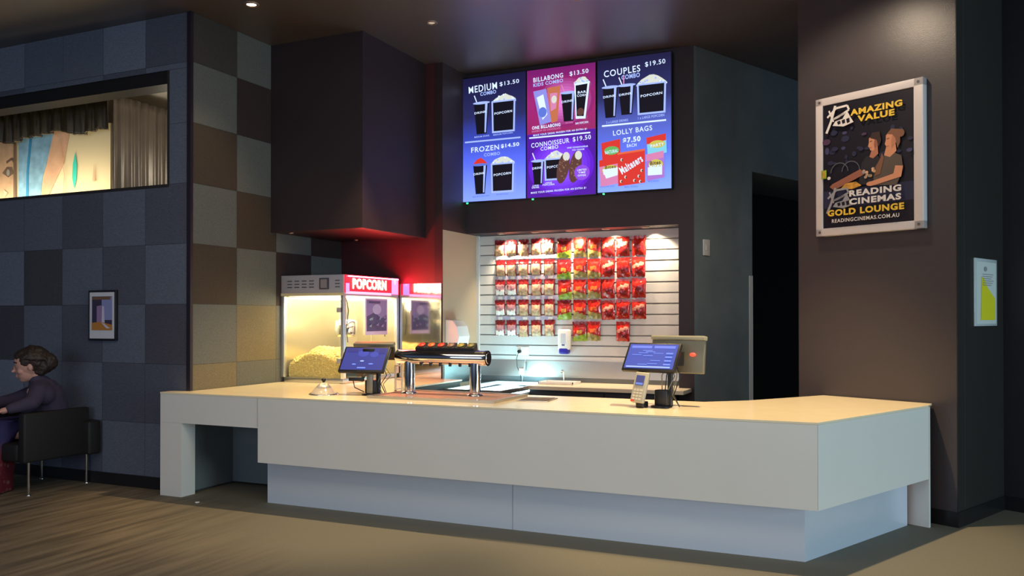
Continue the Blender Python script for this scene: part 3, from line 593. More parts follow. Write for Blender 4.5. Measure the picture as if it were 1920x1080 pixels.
# kettle
kt = MB().lathe([(.0, .5), (.12, .5), (.13, .53), (.13, .68), (.1, .7), (.0, .71)], CHR, 24, (.0, .08, 0)).build('kettle', t)
MB().box((-.02, .07, .7), (.02, .09, .96), STEEL).build('hanger', t); MB().tube([(.0, .08, .6), (.22, -.1, .62)], .008, M('handle_black', (.02, .02, .02), .4), 8).build('kettle_handle', t)
MB().box((-hx+.05, -hy+.03, .935), (hx-.05, hy-.03, .955), M('machine_lamp_panel', (1, .9, .6), .4, emit=(1, .78, .42), es=7)).build('light_panel', t, label='warm lit ceiling inside')
MB().tube([(hx-.05, -.42, .94), (hx-.03, -.40, .8), (hx-.05, -.42, .6), (hx-.04, -.4, .45)], .006, SLOT, 6).build('cord', t)
MB().tube([(hx-.05, .36, .94), (hx-.03, .33, .7), (hx-.04, .35, .5)], .005, SLOT, 6).build('cord', t)
l = bpy.data.lights.new('machine_lamp', 'POINT'); l.energy = 17; l.color = (1, .8, .46); l.shadow_soft_size = .05; lo = bpy.data.objects.new('machine_lamp', l); C.objects.link(lo); lo.location = (-5.92, 8.3, 1.88)
# popcorn inside
PC = M('popcorn_yellow', (.85, .68, .3), .7, var=.25, vscale=40)
def hgt(x, y): return .07+.31*max(0, 1-((x+.0)/.42)**2*.62-((y+.2)/.5)**2*.75)**.8+.04*noise.noise(Vector((x*6, y*6, 0)))
mb = MB(); n = 26; vs = []; fs = []
for j in range(n+1):
    for i in range(n+1):
        x = -.365+.73*i/n; y = -.5+.95*j/n; vs.append((x, y, hgt(x, y)))
for j in range(n):
    for i in range(n): a = j*(n+1)+i; fs.append((a, a+1, a+n+2, a+n+1))
o = len(vs); 
for i in range(n+1): vs.append((-.365+.73*i/n, -.5, .057))
for i in range(n): fs.append((o+i, o+i+1, i+1, i))
mb.add(vs, fs, PC, True)
ico = bmesh.new(); bmesh.ops.create_icosphere(ico, subdivisions=1, radius=1); iv = [v.co.copy() for v in ico.verts]; ifc = [[v.index for v in f.verts] for f in ico.faces]; ico.free()
for k in range(2600):
    x = random.uniform(-.355, .355); front = random.random() < .35
    y = -.497 if front else random.uniform(-.49, .44); z = random.uniform(.06, hgt(x, y)) if front else hgt(x, y)
    r = random.uniform(.009, .016); R = Matrix.Rotation(random.random()*6, 3, 'Z')
    mb.add([tuple(Vector((x, y, z))+R@Vector((v.x*r*random.uniform(.7, 1.2), v.y*r*random.uniform(.7, 1.1), v.z*r*random.uniform(.6, 1.1)))) for v in iv], ifc, PC, True)
o = mb.build('popcorn'); o.location = (-6.03, 8.535, 1.0); tag(o, 'heap of yellow popcorn behind the glass of the machine', 'popcorn', kind='stuff')
# flyer taped on the glass
t = thing('film_flyer', 'purple film flyer taped on the popcorn machine glass', 'poster', (-5.608, 8.62, 1.735), PI/2)
MB().box((-.23, -.0015, -.21), (.23, .0015, .21), M('flyer_paper', (.62, .5, .75), .5)).build('paper', t)
a = Art(.46, .42, .0012); a.n = 2; FD = M('flyer_navy', (.08, .07, .2), .5); FV = M('flyer_violet', (.3, .22, .5), .5); FT = M('flyer_teal', (.25, .4, .5), .5)
a.rect(.05, .05, .95, .9, FV); a.poly([(.05, .5), (.4, .38), (.7, .55), (.95, .45), (.95, .9), (.05, .9)], FD); a.oval(.5, .3, .2, .14, M('flyer_lilac', (.5, .42, .7), .5))
for k in range(12): u, v = random.uniform(.1, .85), random.uniform(.45, .85); a.poly([(u, v), (u+.12, v-.06), (u+.1, v+.03)], random.choice([FT, FV, FD]))
a.rect(.1, .08, .6, .14, FD); a.build('printed_art', t)

# ------------------------------------------------------------------ till terminals
SB = M('device_black', (.015, .015, .018), .35); SG = M('device_khaki_grey', (.2, .19, .14), .4, .2); SCR = E('till_screen', (.05, .09, .48), 1.1)
def terminal(loc, rz, label, w, h, tilt, style):
    t = thing('till_terminal', label, 'till', (*loc, 1.0), rz, 'till terminals on the counter')
    MB().lathe([(.0, .0), (.085, 0), (.085, .012), (.05, .02), (0, .02)], SB, 24).box((-.05, -.03, .01), (.06, .07, .14), SB, bev=.012).build('base', t)
    MB().tube([(.055, .05, .01), (.055, .05, .36)], .022, SB, 14).build('pole', t)
    zc = style['zc']; R = Matrix.Translation((style['xo'], -.02, zc)) @ Matrix.Rotation(-tilt, 4, 'X')
    mon = MB().box((-w/2, 0, -h/2), (w/2, .035, h/2), SB, mx=R, bev=.006).build('monitor', t)
    sc = MB().add([(-w/2+.018, -.001, -h/2+.02), (w/2-.018, -.001, -h/2+.02), (w/2-.018, -.001, h/2-.016), (-w/2+.018, -.001, h/2-.016)], [(0, 1, 2, 3)], SCR if style['kind'] else E('till_screen_dim', (.035, .05, .33), 1), mx=R).build('screen', mon)
    a = Art(w-.036, h-.036, .0005); a.n = 3; PAL = E('till_pale', (.2, .3, .9), 1.1); WH = E('till_white', (.45, .6, 1), 1.1); DK = E('till_dark', (.03, .035, .25), 1)
    if style['kind'] == 0:
        a.oval(.45, .25, .13, .15, E('till_mid', (.055, .08, .5), 1)); a.oval(.72, .3, .1, .12, E('till_mid', (.055, .08, .5), 1)); a.rect(.04, .04, .3, .2, DK); a.rect(.82, .04, .97, .25, DK)
        a.oval(.47, .6, .05, .03, WH); a.oval(.3, .75, .05, .03, PAL); a.oval(.7, .73, .06, .03, PAL); a.rect(.4, .88, .6, .94, PAL)
    else:
        for u0, v0, u1, v1 in ((.05, .06, .47, .16), (.52, .06, .95, .16)): a.rect(u0, v0, u1, v1, E('till_mid2', (.18, .25, .9), 1.1))
        for k in range(9): u, v = random.uniform(.08, .6), random.uniform(.25, .85); a.rect(u, v, u+.2, v+.025, PAL)
        for v in (.35, .5, .65, .8): a.rect(.8, v, .94, v+.06, PAL)
        a.rect(.05, .92, .95, .97, WH)
    g = a.build('screen_graphics', mon); g.matrix_local = R
    # second display that faces the staff
    R2 = Matrix.Translation((style['bx'], .2, style['bz'])) @ Matrix.Rotation(style['bt'], 4, 'X'); bw, bh = style['bw'], style['bh']
    rd = MB().box((-bw/2, -.02, -bh/2), (bw/2, .02, bh/2), style['bm'], mx=R2, bev=.008).build('rear_display', t)
    MB().box((-bw/2-.005, -.035, bh/2-.03), (bw/2+.005, .03, bh/2+.004), style['tm'], mx=R2, bev=.006).build('top_rim', rd)
    MB().box((style['bx']-.06, .03, style['bz']-.09), (style['bx']+.06, .19, style['bz']+.03), SB, bev=.01).build('arm', t)
    MB().tube([(.05, .04, .34), (style['bx'], .1, style['bz']-.03)], .018, SB, 10).build('bracket', t)
    for k in range(5):
        x = random.uniform(-.02, .12); MB().tube([(x, .06, zc-.07), (x-.03+.03*k, .0, zc-.15), (x-.04+.01*k, .03, .1), (x+.03, .05, .005)], .0045, SB if k % 2 else SG, 7).build('cable', t)
    return t
tl = terminal((-4.6, 6.99), math.radians(10), 'left till terminal with blue tilted screen beside the drinks tower', .455, .285, math.radians(38), dict(zc=.335, xo=-.06, kind=0, bx=-.04, bz=.4, bt=.35, bw=.4, bh=.17, bm=M('terminal_shell_dark', (.06, .05, .035), .4), tm=SG))
MB().tube([(-.09, .0, .13), (-.05, -.03, .2), (.02, -.03, .25)], .016, SG, 10).box((-.2, -.06, .13), (-.05, -.03, .165), SB, bev=.006).build('card_reader', tl)
MB().tube([(-.16, -.04, .13), (-.14, -.05, .07), (-.05, -.04, .03)], .005, SB, 7).build('cable', tl)
MB().box((-.02, -.055, .01), (.04, -.03, .2), M('till_grey_strip', (.22, .2, .15), .35, .5), bev=.006).build('strip', tl)
tr_ = terminal((-1.84, 7.0), math.radians(-10), 'right till terminal with blue tilted screen and large rear display', .462, .268, math.radians(35), dict(zc=.405, xo=-.08, kind=1, bx=.06, bz=.415, bt=-.12, bw=.46, bh=.3, bm=SG, tm=M('rim_khaki', (.38, .36, .25), .4)))
MB().ball((.2, .165, .42), .02, M('red_scan_light', (.8, .05, .03), .4, emit=(1, .08, .04), es=1.4), 2, (1.4, .6, .8)).build('scan_light', tr_, label='red scanner light')
t = thing('card_terminal', 'pale card payment terminal leaning on the right till terminal', 'card terminal', (-2.0, 6.87, 1.06), math.radians(-14))
R = Matrix.Rotation(math.radians(-18), 4, 'X') @ Matrix.Rotation(.06, 4, 'Y')
bdy = MB().box((-.06, -.02, -.02), (.06, .02, .23), M('card_terminal_grey', (.42, .4, .33), .4), mx=R, bev=.012).build('body', t)
MB().box((-.04, -.023, .12), (.035, -.019, .2), M('card_screen', (.03, .03, .08), .2, emit=(.06, .07, .2), es=1), mx=R).box((-.035, -.0245, .125), (.03, -.022, .14), E('card_screen_bar', (.2, .3, .8), 1), mx=R).build('screen', bdy)
kb = MB()
for i in range(3):
    for j in range(4): kb.box((-.04+i*.028, -.024, .0+j*.024), (-.018+i*.028, -.019, .016+j*.024), M('key_grey', (.6, .58, .5), .5), mx=R)
kb.box((-.05, -.0245, -.015), (-.02, -.019, -.003), M('key_red', (.7, .05, .02), .5), mx=R); kb.build('keypad', bdy)
MB().box((-.02, .0, -.06), (.05, .09, -.01), SB, bev=.01).tube([(.02, .04, -.05), (.03, .06, .08)], .012, SB, 8).build('holder', t)

# ------------------------------------------------------------------ drinks tower
t = thing('drinks_tower', 'chrome post-mix drinks tower with horizontal tube on two posts', 'drinks dispenser', (-3.94, 7.16, 1.0))
MB().tube([(-.475, 0, .355), (-.465, 0, .355), (.46, 0, .355), (.48, 0, .355)], [.055, .066, .066, .045], CHR, 32).build('tube', t)
MB().tube([(.455, 0, .355), (.475, 0, .355)], [.07, .07], CHR, 32).build('end_collar', t)
for x in (-.345, .345):
    MB().lathe([(.05, .016), (.05, .31)], CHR, 28, (x, 0, 0)).lathe([(.075, .016), (.075, .024), (.052, .036), (.05, .036)], CHR, 28, (x, 0, 0)).build('post', t)
hb = MB().box((-.25, -.05, .405), (.36, .06, .425), SB, bev=.004).build('valve_bar', t)
CAPS = [('cap_red', (.7, .05, .03)), ('cap_orange', (.8, .14, .04)), ('cap_scarlet', (.65, .05, .03)), ('cap_brown', (.25, .14, .1)), ('cap_olive', (.3, .26, .06)), ('cap_moss', (.2, .19, .06))]
for i, (n_, c_) in enumerate(CAPS):
    x = -.2+i*.102
    MB().prism([(-.048, -.055), (.048, -.055), (.036, .05), (-.036, .05)], .425, .445, SB).add([(-.048, -.055, .445), (.048, -.055, .445), (.04, .03, .49), (-.04, .03, .49), (-.036, .05, .445), (.036, .05, .445)], [(0, 1, 2, 3), (3, 2, 5, 4), (0, 3, 4), (1, 5, 2)], SB).build('valve_button', hb).location = (x, 0, 0)
    R = Matrix.Translation((x, -.018, .469)) @ Matrix.Rotation(math.atan2(.045, .085), 4, 'X')
    MB().lathe([(.034, 0), (.034, .005), (0, .006)], M(n_, c_, .35), 18, mx=R).build('flavour_cap', hb, label=n_.split('_')[1]+' flavour cap')
for i in range(6):
    x = -.2+i*.102; MB().tube([(x, -.03, .32), (x, -.035, .275)], [.018, .013], M('nozzle_black', (.02, .02, .02), .35), 12).build('nozzle', t)
t = thing('drip_tray', 'steel drip tray with reddish grille under the drinks tower', 'drip tray', (-3.85, 7.06, 1.0))
MB().box((-.6, -.36, .0), (.66, -.33, .024), STEEL).box((-.6, .33, .0), (.66, .36, .024), STEEL).box((-.6, -.33, 0), (-.57, .33, .024), STEEL).box((.63, -.33, 0), (.66, .33, .024), STEEL).box((-.57, -.33, 0), (.63, .33, .004), STEEL).build('pan', t)
gm = MB(); GR = M('grille_copper', (.6, .4, .32), .35, .4)
gm.box((-.57, -.33, .008), (.63, .33, .0105), GR)
for k in range(60): gm.box((-.565+k*.02, -.33, .0105), (-.557+k*.02, .33, .015), GR)
gm.build('grille', t)
t = thing('small_tray', 'small dark drip tray right of the steel drip tray', 'tray', (-2.99, 7.12, 1.0), .1)
MB().box((-.13, -.13, 0), (.15, .2, .008), STEEL, bev=.003).build('rim', t); MB().box((-.11, -.11, .0085), (.13, .18, .011), M('tray_mat', (.1, .085, .06), .5)).build('mat', t)

# glass dome, rack, towel dispenser
t = thing('glass_dome', 'small clear ribbed dome with dark knob at the counter front', 'dome', (-5.04, 6.86, 1.0))
CG = M('dome_glass', (.95, .92, .85), .08, trans=.75, ior=1.4)
MB().lathe([(.13, .0), (.13, .012), (.115, .02), (.075, .07), (.04, .1), (.015, .112), (0, .113)], CG, 36).build('dome', t)
MB().lathe([(.012, .11), (.012, .12), (.022, .13), (.022, .145), (.0, .152)], SB, 16).build('knob', t, label='dark knob'); MB().lathe([(.14, 0.001), (.14, .006), (.11, .006)], CHR, 36).build('rim', t)
spot('dome_fill_spot', (-5.06, 6.6, ZC-.03), (-5.04, 6.8, 1), 50, WARM, 14, .5, .02)  # spot added for the bright patch by the dome; no fitting above
t = thing('wire_rack', 'small white upright rack behind the drinks tower left post', 'rack', (-4.55, 7.4, 1.0))
WR = M('rack_white', (.75, .7, .6), .4)
MB().box((-.045, -.01, 0), (-.03, .01, .26), WR).box((.03, -.01, 0), (.045, .01, .26), WR).box((-.03, -.01, .11), (.03, .01, .125), WR).box((-.03, -.01, .245), (.03, .01, .26), WR).box((-.045, -.01, 0), (-.03, .14, .012), WR).box((.03, -.01, 0), (.045, .14, .012), WR).build('upright', t)
t = thing('towel_dispenser', 'rounded white towel dispenser on the wall beside the popcorn machine', 'towel dispenser', (-5.02, 9.33, 1.38), PI/2)
def rprof():
    pts = [(0, 0), (.13, .0), (.17, .03), (.19, .12), (.16, .24), (.1, .31), (.0, .32)]
    return pts
pr = rprof(); n = len(pr); mbd = MB()
mbd.add([(-.14, -y, z) for y, z in pr]+[(.14, -y, z) for y, z in pr], [list(range(n)), list(range(2*n-1, n-1, -1))]+[(i, n+i, n+(i+1) % n, (i+1) % n) for i in range(n)], WPL)
o = mbd.build('housing', t); bv = o.modifiers.new('b', 'BEVEL'); bv.width = .012; bv.segments = 3
MB().box((-.1, -.15, -.004), (.1, -.05, .004), SB).build('slot', t)

# ------------------------------------------------------------------ posters, notice, switch
PWm, PHm = 1.0, 1.27
pc = Vector((.335, 8.129, 0))+Vector((math.cos(PT), math.sin(PT), 0))*(-.735)+Vector((math.sin(PT), -math.cos(PT), 0))*.004
t = thing('framed_poster', 'large white-framed cinema poster on the taupe wall', 'poster', (pc.x, pc.y, 3.103), PT)
FW = M('poster_frame_white', (.6, .55, .55), .4)
f = MB(); w2_, h2_, b_ = PWm/2, PHm/2, .07
f.box((-w2_, -.07, -h2_), (w2_, 0, -h2_+b_), FW, bev=.006).box((-w2_, -.07, h2_-b_), (w2_, 0, h2_), FW, bev=.006).box((-w2_, -.07, -h2_), (-w2_+b_, 0, h2_), FW, bev=.006).box((w2_-b_-.012, -.07, -h2_), (w2_, 0, h2_), FW, bev=.006)
fo = f.build('frame', t)
for sx, sz in ((-1, -1), (1, 1), (1, -1), (-1, 1)): MB().tube([(sx*(w2_-.04), -.0705, sz*(h2_-.035)), (sx*(w2_-.04), -.074, sz*(h2_-.035))], .012, M('screw_dark', (.1, .09, .09), .4), 12).build('screw', fo)
aw, ah = PWm-.14-.012, PHm-.14
MB().box((-w2_+b_, -.058, -h2_+b_), (w2_-b_-.012, -.05, h2_-b_), M('poster_black', (.012, .01, .018), .35)).build('backing', t)
a = Art(aw, ah, .0005); a.n = 1
PG = M('print_gold', (.8, .52, .05), .45); PWt = M('print_white', (.72, .68, .66), .45); PSk = M('print_skin', (.62, .27, .15), .5); PSd = M('print_skin_shadow', (.3, .11, .07), .5); PH = M('print_hair', (.04, .022, .018), .5); PH2 = M('print_hair_brown', (.2, .09, .05), .5)
PD = M('print_dress', (.1, .075, .06), .5); PN = M('print_navy', (.02, .022, .06), .5); PB = M('print_blue_blur', (.05, .05, .13), .5); PGy = M('print_grey', (.3, .3, .32), .45); PBlack = M('print_shirt', (.02, .018, .025), .5)
rnd = random.Random(4)
for k in range(26):
    u, v = rnd.uniform(.03, .97), rnd.uniform(.22, .5); a.oval(u, v, rnd.uniform(.015, .05), rnd.uniform(.01, .03), rnd.choice([PB, PN, PN, M('print_plum', (.07, .035, .08), .5)]), None, 9)
for c_u in (.2, .33): a.line([(c_u+.1*math.cos(x/8*PI), .56-.075*math.sin(x/8*PI)) for x in range(9)], .008, M('print_chair_line', (.1, .1, .13), .5))
a.rect(0, .7, 1, .84, PN, 3)
# two people watching a film
a.poly([(.45, .52), (.5, .47), (.6, .45), (.66, .5), (.68, .7), (.42, .68)], PBlack); a.poly([(.54, .475), (.575, .4), (.63, .4), (.635, .46), (.58, .49)], M('print_neck', (.42, .17, .1), .5))
a.poly([(.535, .33), (.58, .31), (.63, .33), (.64, .38), (.615, .415), (.58, .43), (.55, .425), (.54, .405), (.525, .39), (.535, .365)], PSk); a.poly([(.6, .33), (.63, .33), (.64, .38), (.6, .425), (.59, .38)], PSd); a.line([(.545, .358), (.57, .353)], .006, PH); a.line([(.545, .405), (.565, .403)], .005, M('lips_print', (.35, .06, .05), .5)); a.poly([(.55, .33), (.57, .29), (.65, .29), (.67, .36), (.64, .41), (.62, .35)], PH)
a.poly([(.09, .67), (.12, .65), (.44, .56), (.5, .6), (.36, .64), (.14, .7)], PSd)
a.poly([(.58, .7), (.6, .56), (.68, .49), (.78, .46), (.88, .5), (.9, .6), (.83, .72)], PD); a.poly([(.7, .48), (.73, .4), (.82, .4), (.83, .46), (.76, .5)], PSk)
a.poly([(.72, .33), (.76, .305), (.82, .33), (.83, .39), (.8, .425), (.765, .445), (.735, .44), (.725, .415), (.708, .395), (.72, .365)], PSk); a.poly([(.79, .33), (.83, .35), (.83, .39), (.78, .44), (.775, .38)], M('print_skin_mid', (.45, .19, .11), .5)); a.line([(.73, .36), (.757, .355)], .006, PH); a.line([(.73, .415), (.75, .413)], .005, M('lips_print', (.35, .06, .05), .5)); a.poly([(.73, .32), (.78, .285), (.87, .3), (.87, .4), (.84, .44), (.82, .36), (.79, .33)], PH2); a.oval(.88, .33, .035, .03, PH2)
a.poly([(.62, .55), (.66, .5), (.68, .46), (.7, .5), (.66, .62), (.6, .63)], PH2)
a.poly([(.82, .57), (.9, .58), (.88, .66), (.6, .7), (.54, .7), (.55, .67), (.8, .63)], PSk); a.oval(.56, .685, .05, .018, PSk)
for k in range(10): a.oval(rnd.uniform(.48, .6), rnd.uniform(.56, .64), .018, .012, rnd.choice([CREAM, PGy, TANP]), None, 7)
a.poly([(.22, .7), (.28, .66), (.4, .655), (.46, .69), (.36, .71)], YEL); a.rect(0, .53, .06, .6, GREEN); a.rect(.01, .54, .04, .59, YEL); a.oval(.09, .6, .02, .013, PWt); a.oval(.97, .47, .03, .015, PB)
a.text('AMAZING', .62, .105, .56, .05, PG, .045); a.text('VALUE', .62, .165, .4, .05, PG, .045)
def logo(a, u, v, s, m):
    a.line([(u-.12*s, v-.02*s), (u-.02*s, v-.08*s), (u+.1*s, v-.085*s), (u+.12*s, v-.05*s), (u, v-.01*s), (u-.05*s, v+.0), (u+.07*s, v-.03*s)], .018*s, m)
    a.line([(u-.03*s, v-.1*s), (u-.08*s, v+.02*s), (u-.13*s, v+.1*s)], .022*s, m); a.line([(u-.1*s, v-.07*s), (u-.05*s, v+.02*s)], .014*s, m)
    a.poly([(u+.1*s, v-.045*s), (u+.13*s, v+.0*s), (u+.17*s, v+.05*s), (u+.06*s, v+.07*s), (u-.06*s, v+.05*s), (u-.03*s, v+.02*s), (u+.05*s, v+.01*s)], m)
    for k in range(3): a.poly([(u-.01*s+k*.05*s, v+.025*s-k*.004*s), (u+.025*s+k*.05*s, v+.02*s-k*.004*s), (u+.03*s+k*.05*s, v+.045*s), (u+.0*s+k*.05*s, v+.05*s)], M('poster_black', (.012, .01, .018), .35))
logo(a, .2, .13, 1.05, PWt); logo(a, .2, .785, 1.0, PGy)
a.text('READING', .61, .745, .56, .05, PWt, .045); a.text('CINEMAS', .61, .81, .56, .05, PWt, .045); a.text('GOLD LOUNGE', .5, .885, .84, .052, PG, .045); a.text('READINGCINEMAS.COM.AU', .5, .95, .74, .03, PWt, .02)
o = a.build('artwork', t); o.location = (-.006, -.059, 0)
# small framed picture on the left wall
t = thing('framed_picture', 'small black-framed picture on the blue-grey tiled wall', 'picture', (-7.642, YW-.001, 1.747))
MB().box((-.2, -.03, -.262), (.2, 0, .262), M('frame_black', (.012, .012, .015), .35), bev=.004).build('frame', t)
MB().box((-.178, -.0315, -.24), (.178, -.03, .24), M('mat_white', (.7, .68, .72), .5)).build('mount', t)
a = Art(.356, .48, .0006); a.n = 53
a.rect(.1, .09, .92, .82, M('pic_dark', (.05, .04, .08), .5)); a.rect(.5, .1, .92, .6, M('pic_blue', (.28, .3, .55), .5)); a.rect(.12, .1, .85, .16, M('pic_brown', (.2, .11, .06), .5))
a.poly([(.3, .3), (.5, .28), (.62, .6), (.6, .7), (.3, .66)], M('pic_mauve', (.35, .22, .4), .5)); a.poly([(.52, .3), (.6, .3), (.63, .7), (.5, .7)], M('pic_pale', (.65, .6, .75), .5))
a.poly([(.1, .66), (.45, .64), (.92, .7), (.92, .82), (.1, .82)], M('pic_orange', (.55, .22, .04), .5)); a.poly([(.5, .66), (.62, .68), (.85, .78), (.7, .78)], M('pic_pale', (.65, .6, .75), .5)); a.build('printed_art', t)
# notice holder on the right return wall
qc = Vector((.335, 8.129, 0))+Vector((math.cos(TT), math.sin(TT), 0))*.58+Vector((math.sin(TT), -math.cos(TT), 0))*.004
t = thing('notice_holder', 'clear acrylic notice holder with white and yellow sheet', 'notice', (qc.x, qc.y, 1.935), TT)
AC = M('acrylic_edge', (.5, .55, .55), .15); 
MB().box((-.25, -.012, -.29), (.25, 0, .29), AC, bev=.004).build('holder', t)
MB().box((-.21, -.014, -.27), (.22, -.012, .26), M('notice_paper', (.62, .66, .62), .5)).build('sheet', t)
a = Art(.43, .53, .0006); a.n = 26
a.poly([(.25, .24), (.42, .3), (.55, .42), (.95, .6), (.95, .95), (.2, .95)], M('notice_yellow', (.75, .68, .02), .5)); a.oval(.45, .12, .08, .04, PGy)
for k in range(6): a.rect(.3, .2+k*.035, .85-.06*(k % 3), .212+k*.035, PGy)
a.text('NOTICE', .5, .9, .3, .03, PGy) if False else None
a.build('printed_art', t)
sc_ = Vector((-2.17, YB, 0))+Vector((math.cos(TT), math.sin(TT), 0))*.215+Vector((math.sin(TT), -math.cos(TT), 0))*.002
t = thing('light_switch', 'small pale light switch on the dark teal wall', 'switch', (sc_.x, sc_.y, 2.51), TT)
MB().box((-.06, -.012, -.09), (.06, 0, .09), M('switch_pale', (.8, .82, .86), .4), bev=.004).build('plate', t); MB().box((-.02, -.018, -.03), (.02, -.012, .03), M('switch_pale', (.8, .82, .86), .4), bev=.002).build('rocker', t)

# ------------------------------------------------------------------ lounge seen through the wall opening
def cloth_mat(name, c): return M(name, c, .38, .15, var=.15, vscale=5)
GOLD = M('curtain_gold_brown', (.06, .045, .026), .3, .4, var=.2, vscale=6); GREYC = cloth_mat('curtain_grey_brown', (.075, .06, .05))
def pleats(x0, y0, x1, y1, z0, z1, amp, per, m, hemwob=0, thick=.004):
    L = math.hypot(x1-x0, y1-y0); n = max(20, int(L/per*8)); nz = 14; dx, dy = (x1-x0)/L, (y1-y0)/L; vs = []; fs = []
    for j in range(nz+1):
        for i in range(n+1):
            s = L*i/n; t = j/nz
            a_ = amp*(math.sin(2*PI*s/per+1.4*math.sin(s*3.1))+.45*math.sin(2*PI*s/per*2.3+s*5+t*1.2))*(.5+.6*(1-t))
            zz = z0+(z1-z0)*t+(hemwob*(math.sin(s*5)+.5*math.sin(s*11))*(1-t))
            vs.append((x0+dx*s+dy*a_, y0+dy*s-dx*a_, zz))
    for j in range(nz):
        for i in range(n): a_ = j*(n+1)+i; fs.append((a_, a_+1, a_+n+2, a_+n+1))
    mb = MB().add(vs, fs, m, True); return mb
o = pleats(-8.26, 7.24, -8.26, 8.6, 2.401, 4.27, .03, .12, GREYC).build('curtain'); so = o.modifiers.new('s', 'SOLIDIFY'); so.thickness = .006; tag(o, 'tall grey-brown pleated curtain at the right of the wall opening', 'curtain')
o = pleats(-12, 7.14, -8.24, 7.14, 3.86, 4.255, .035, .17, GOLD, .03).build('valance'); so = o.modifiers.new('s', 'SOLIDIFY'); so.thickness = .006; tag(o, 'gathered gold-brown curtain valance above the painted mural', 'curtain')
t = thing('curtain_rail', 'pale curtain rail along the top of the wall opening', 'rail', (0, 7.08, 4.27)); MB().box((-12, -.02, -.01), (-8.2, .1, .025), M('rail_pale', (.5, .42, .3), .4)).build('track', t); MB().box((-12, .0, .06), (-8.2, .06, .13), M('rail_brown', (.08, .06, .04), .5)).build('fascia', t)
t = thing('mural', 'painted mural panel of pastel faces behind the wall opening', 'mural', (0, 7.25, 0))
MB().box((-12, 0, 2.6), (-8.3, .04, 3.95), M('mural_cream', (.78, .66, .42), .7)).build('panel', t)
a = Art(3.68, 1.35, .002)   # x from -12 to -8.32, z 2.6 to 3.95
MBl = M('mural_blue', (.22, .42, .6), .7, var=.3, vscale=9); MPk = M('mural_peach', (.7, .42, .27), .7, var=.15, vscale=6); MTq = M('mural_turquoise', (.05, .62, .5), .6); MDk = M('mural_brown', (.16, .1, .07), .7); MFl = M('mural_flesh', (.5, .32, .2), .7, var=.2, vscale=7); MDb = M('mural_deep_blue', (.03, .25, .5), .7)
U = lambda x: (x+12)/3.68
V = lambda z: (3.95-z)/1.35
a.poly([(U(-9.85), V(3.95)), (U(-9.2), V(3.95)), (U(-9.42), V(3.4)), (U(-9.55), V(2.6)), (U(-9.85), V(2.6))], MBl)
a.poly([(U(-9.22), V(3.95)), (U(-8.95), V(3.95)), (U(-9.05), V(3.55)), (U(-9.3), V(3.2)), (U(-9.35), V(2.6)), (U(-9.55), V(2.6)), (U(-9.4), V(3.4))], MPk)
a.line([(U(-9.62), V(3.95)), (U(-9.68), V(3.5)), (U(-9.7), V(2.6))], .04, MDb)
a.poly([(U(-8.86), V(3.66)), (U(-8.83), V(3.5)), (U(-8.84), V(3.34)), (U(-8.875), V(3.22)), (U(-8.91), V(3.36)), (U(-8.9), V(3.52))], MTq)
a.poly([(U(-12), V(3.95)), (U(-9.9), V(3.95)), (U(-9.9), V(2.6)), (U(-12), V(2.6))], MFl)
a.poly([(U(-10.13), V(3.5)), (U(-10.05), V(3.57)), (U(-9.95), V(3.56)), (U(-9.92), V(3.48)), (U(-10.02), V(3.44))], MDk); a.oval(U(-10.02), V(3.5), .008, .03, M('mural_eye', (.3, .3, .28), .6)); a.line([(U(-10.05), V(3.62)), (U(-9.95), V(3.66)), (U(-9.9), V(3.6))], .025, MDk); a.poly([(U(-10.1), V(3.3)), (U(-10.02), V(3.25)), (U(-10.08), V(3.2))], MPk)
a.rect(U(-9.915), V(3.95), U(-9.87), V(2.6), MDk); a.poly([(U(-8.56), V(3.3)), (U(-8.535), V(3.5)), (U(-8.52), V(3.28))], MPk); a.line([(U(-9.1), V(3.8)), (U(-9.02), V(3.4)), (U(-9.06), V(2.9))], .012, MPk)
o = a.build('painting', t); o.location = (-10.16, -.001, 3.275)
area('mural_fill_light', (-9.4, 6.92, 3.12), (-9.3, 8.0, 3.6), 2.6, .1, 15, (1, .86, .6))  # unseen strip light added behind the sill to brighten the mural
l = bpy.data.lights.new('lounge_ceiling_fill', 'POINT'); l.energy = 38; l.color = (1, .9, .7); l.shadow_soft_size = .15; lo = bpy.data.objects.new('lounge_ceiling_fill', l); C.objects.link(lo); lo.location = (-7.3, 7.6, 3.55)  # hidden point light added to brighten the lounge ceiling

# ------------------------------------------------------------------ lounge chair and seated person
LEA = M('chair_black_leather', (.012, .009, .008), .62, bump=.1, bscale=90)
t = thing('lounge_chair', 'black boxy lounge chair with slim chrome legs against the tiled wall', 'armchair', (-8.15, 6.2, 0))
MB().box((.31, -.4, .32), (.4, .33, .8), LEA, bev=.018).build('arm_panel', t); MB().box((-.4, -.4, .32), (-.31, .33, .8), LEA, bev=.018).build('arm_panel', t)
MB().box((-.3, -.4, .32), (.3, .25, .5), LEA, bev=.03).build('seat', t); MB().box((-.3, .24, .32), (.5, .385, .66), LEA, bev=.02).build('backrest', t)
for x, y in ((.37, -.33), (.32, .36), (-.37, -.33), (-.32, .33)): MB().tube([(x, y, 0), (x*1.0, y, .325)], .013, CHR, 12).lathe([(.022, 0), (.022, .008), (.013, .012)], CHR, 12, (x, y, 0)).build('leg', t)
SKIN = M('skin', (.6, .3, .23), .5, bump=.05, bscale=120)
PURP = M('cardigan_purple_grey', (.05, .036, .066), .85, bump=.3, bscale=220, var=.15, vscale=14)
HAIR = M('hair_dark_brown', (.035, .02, .014), .5, bump=.5, bscale=70)
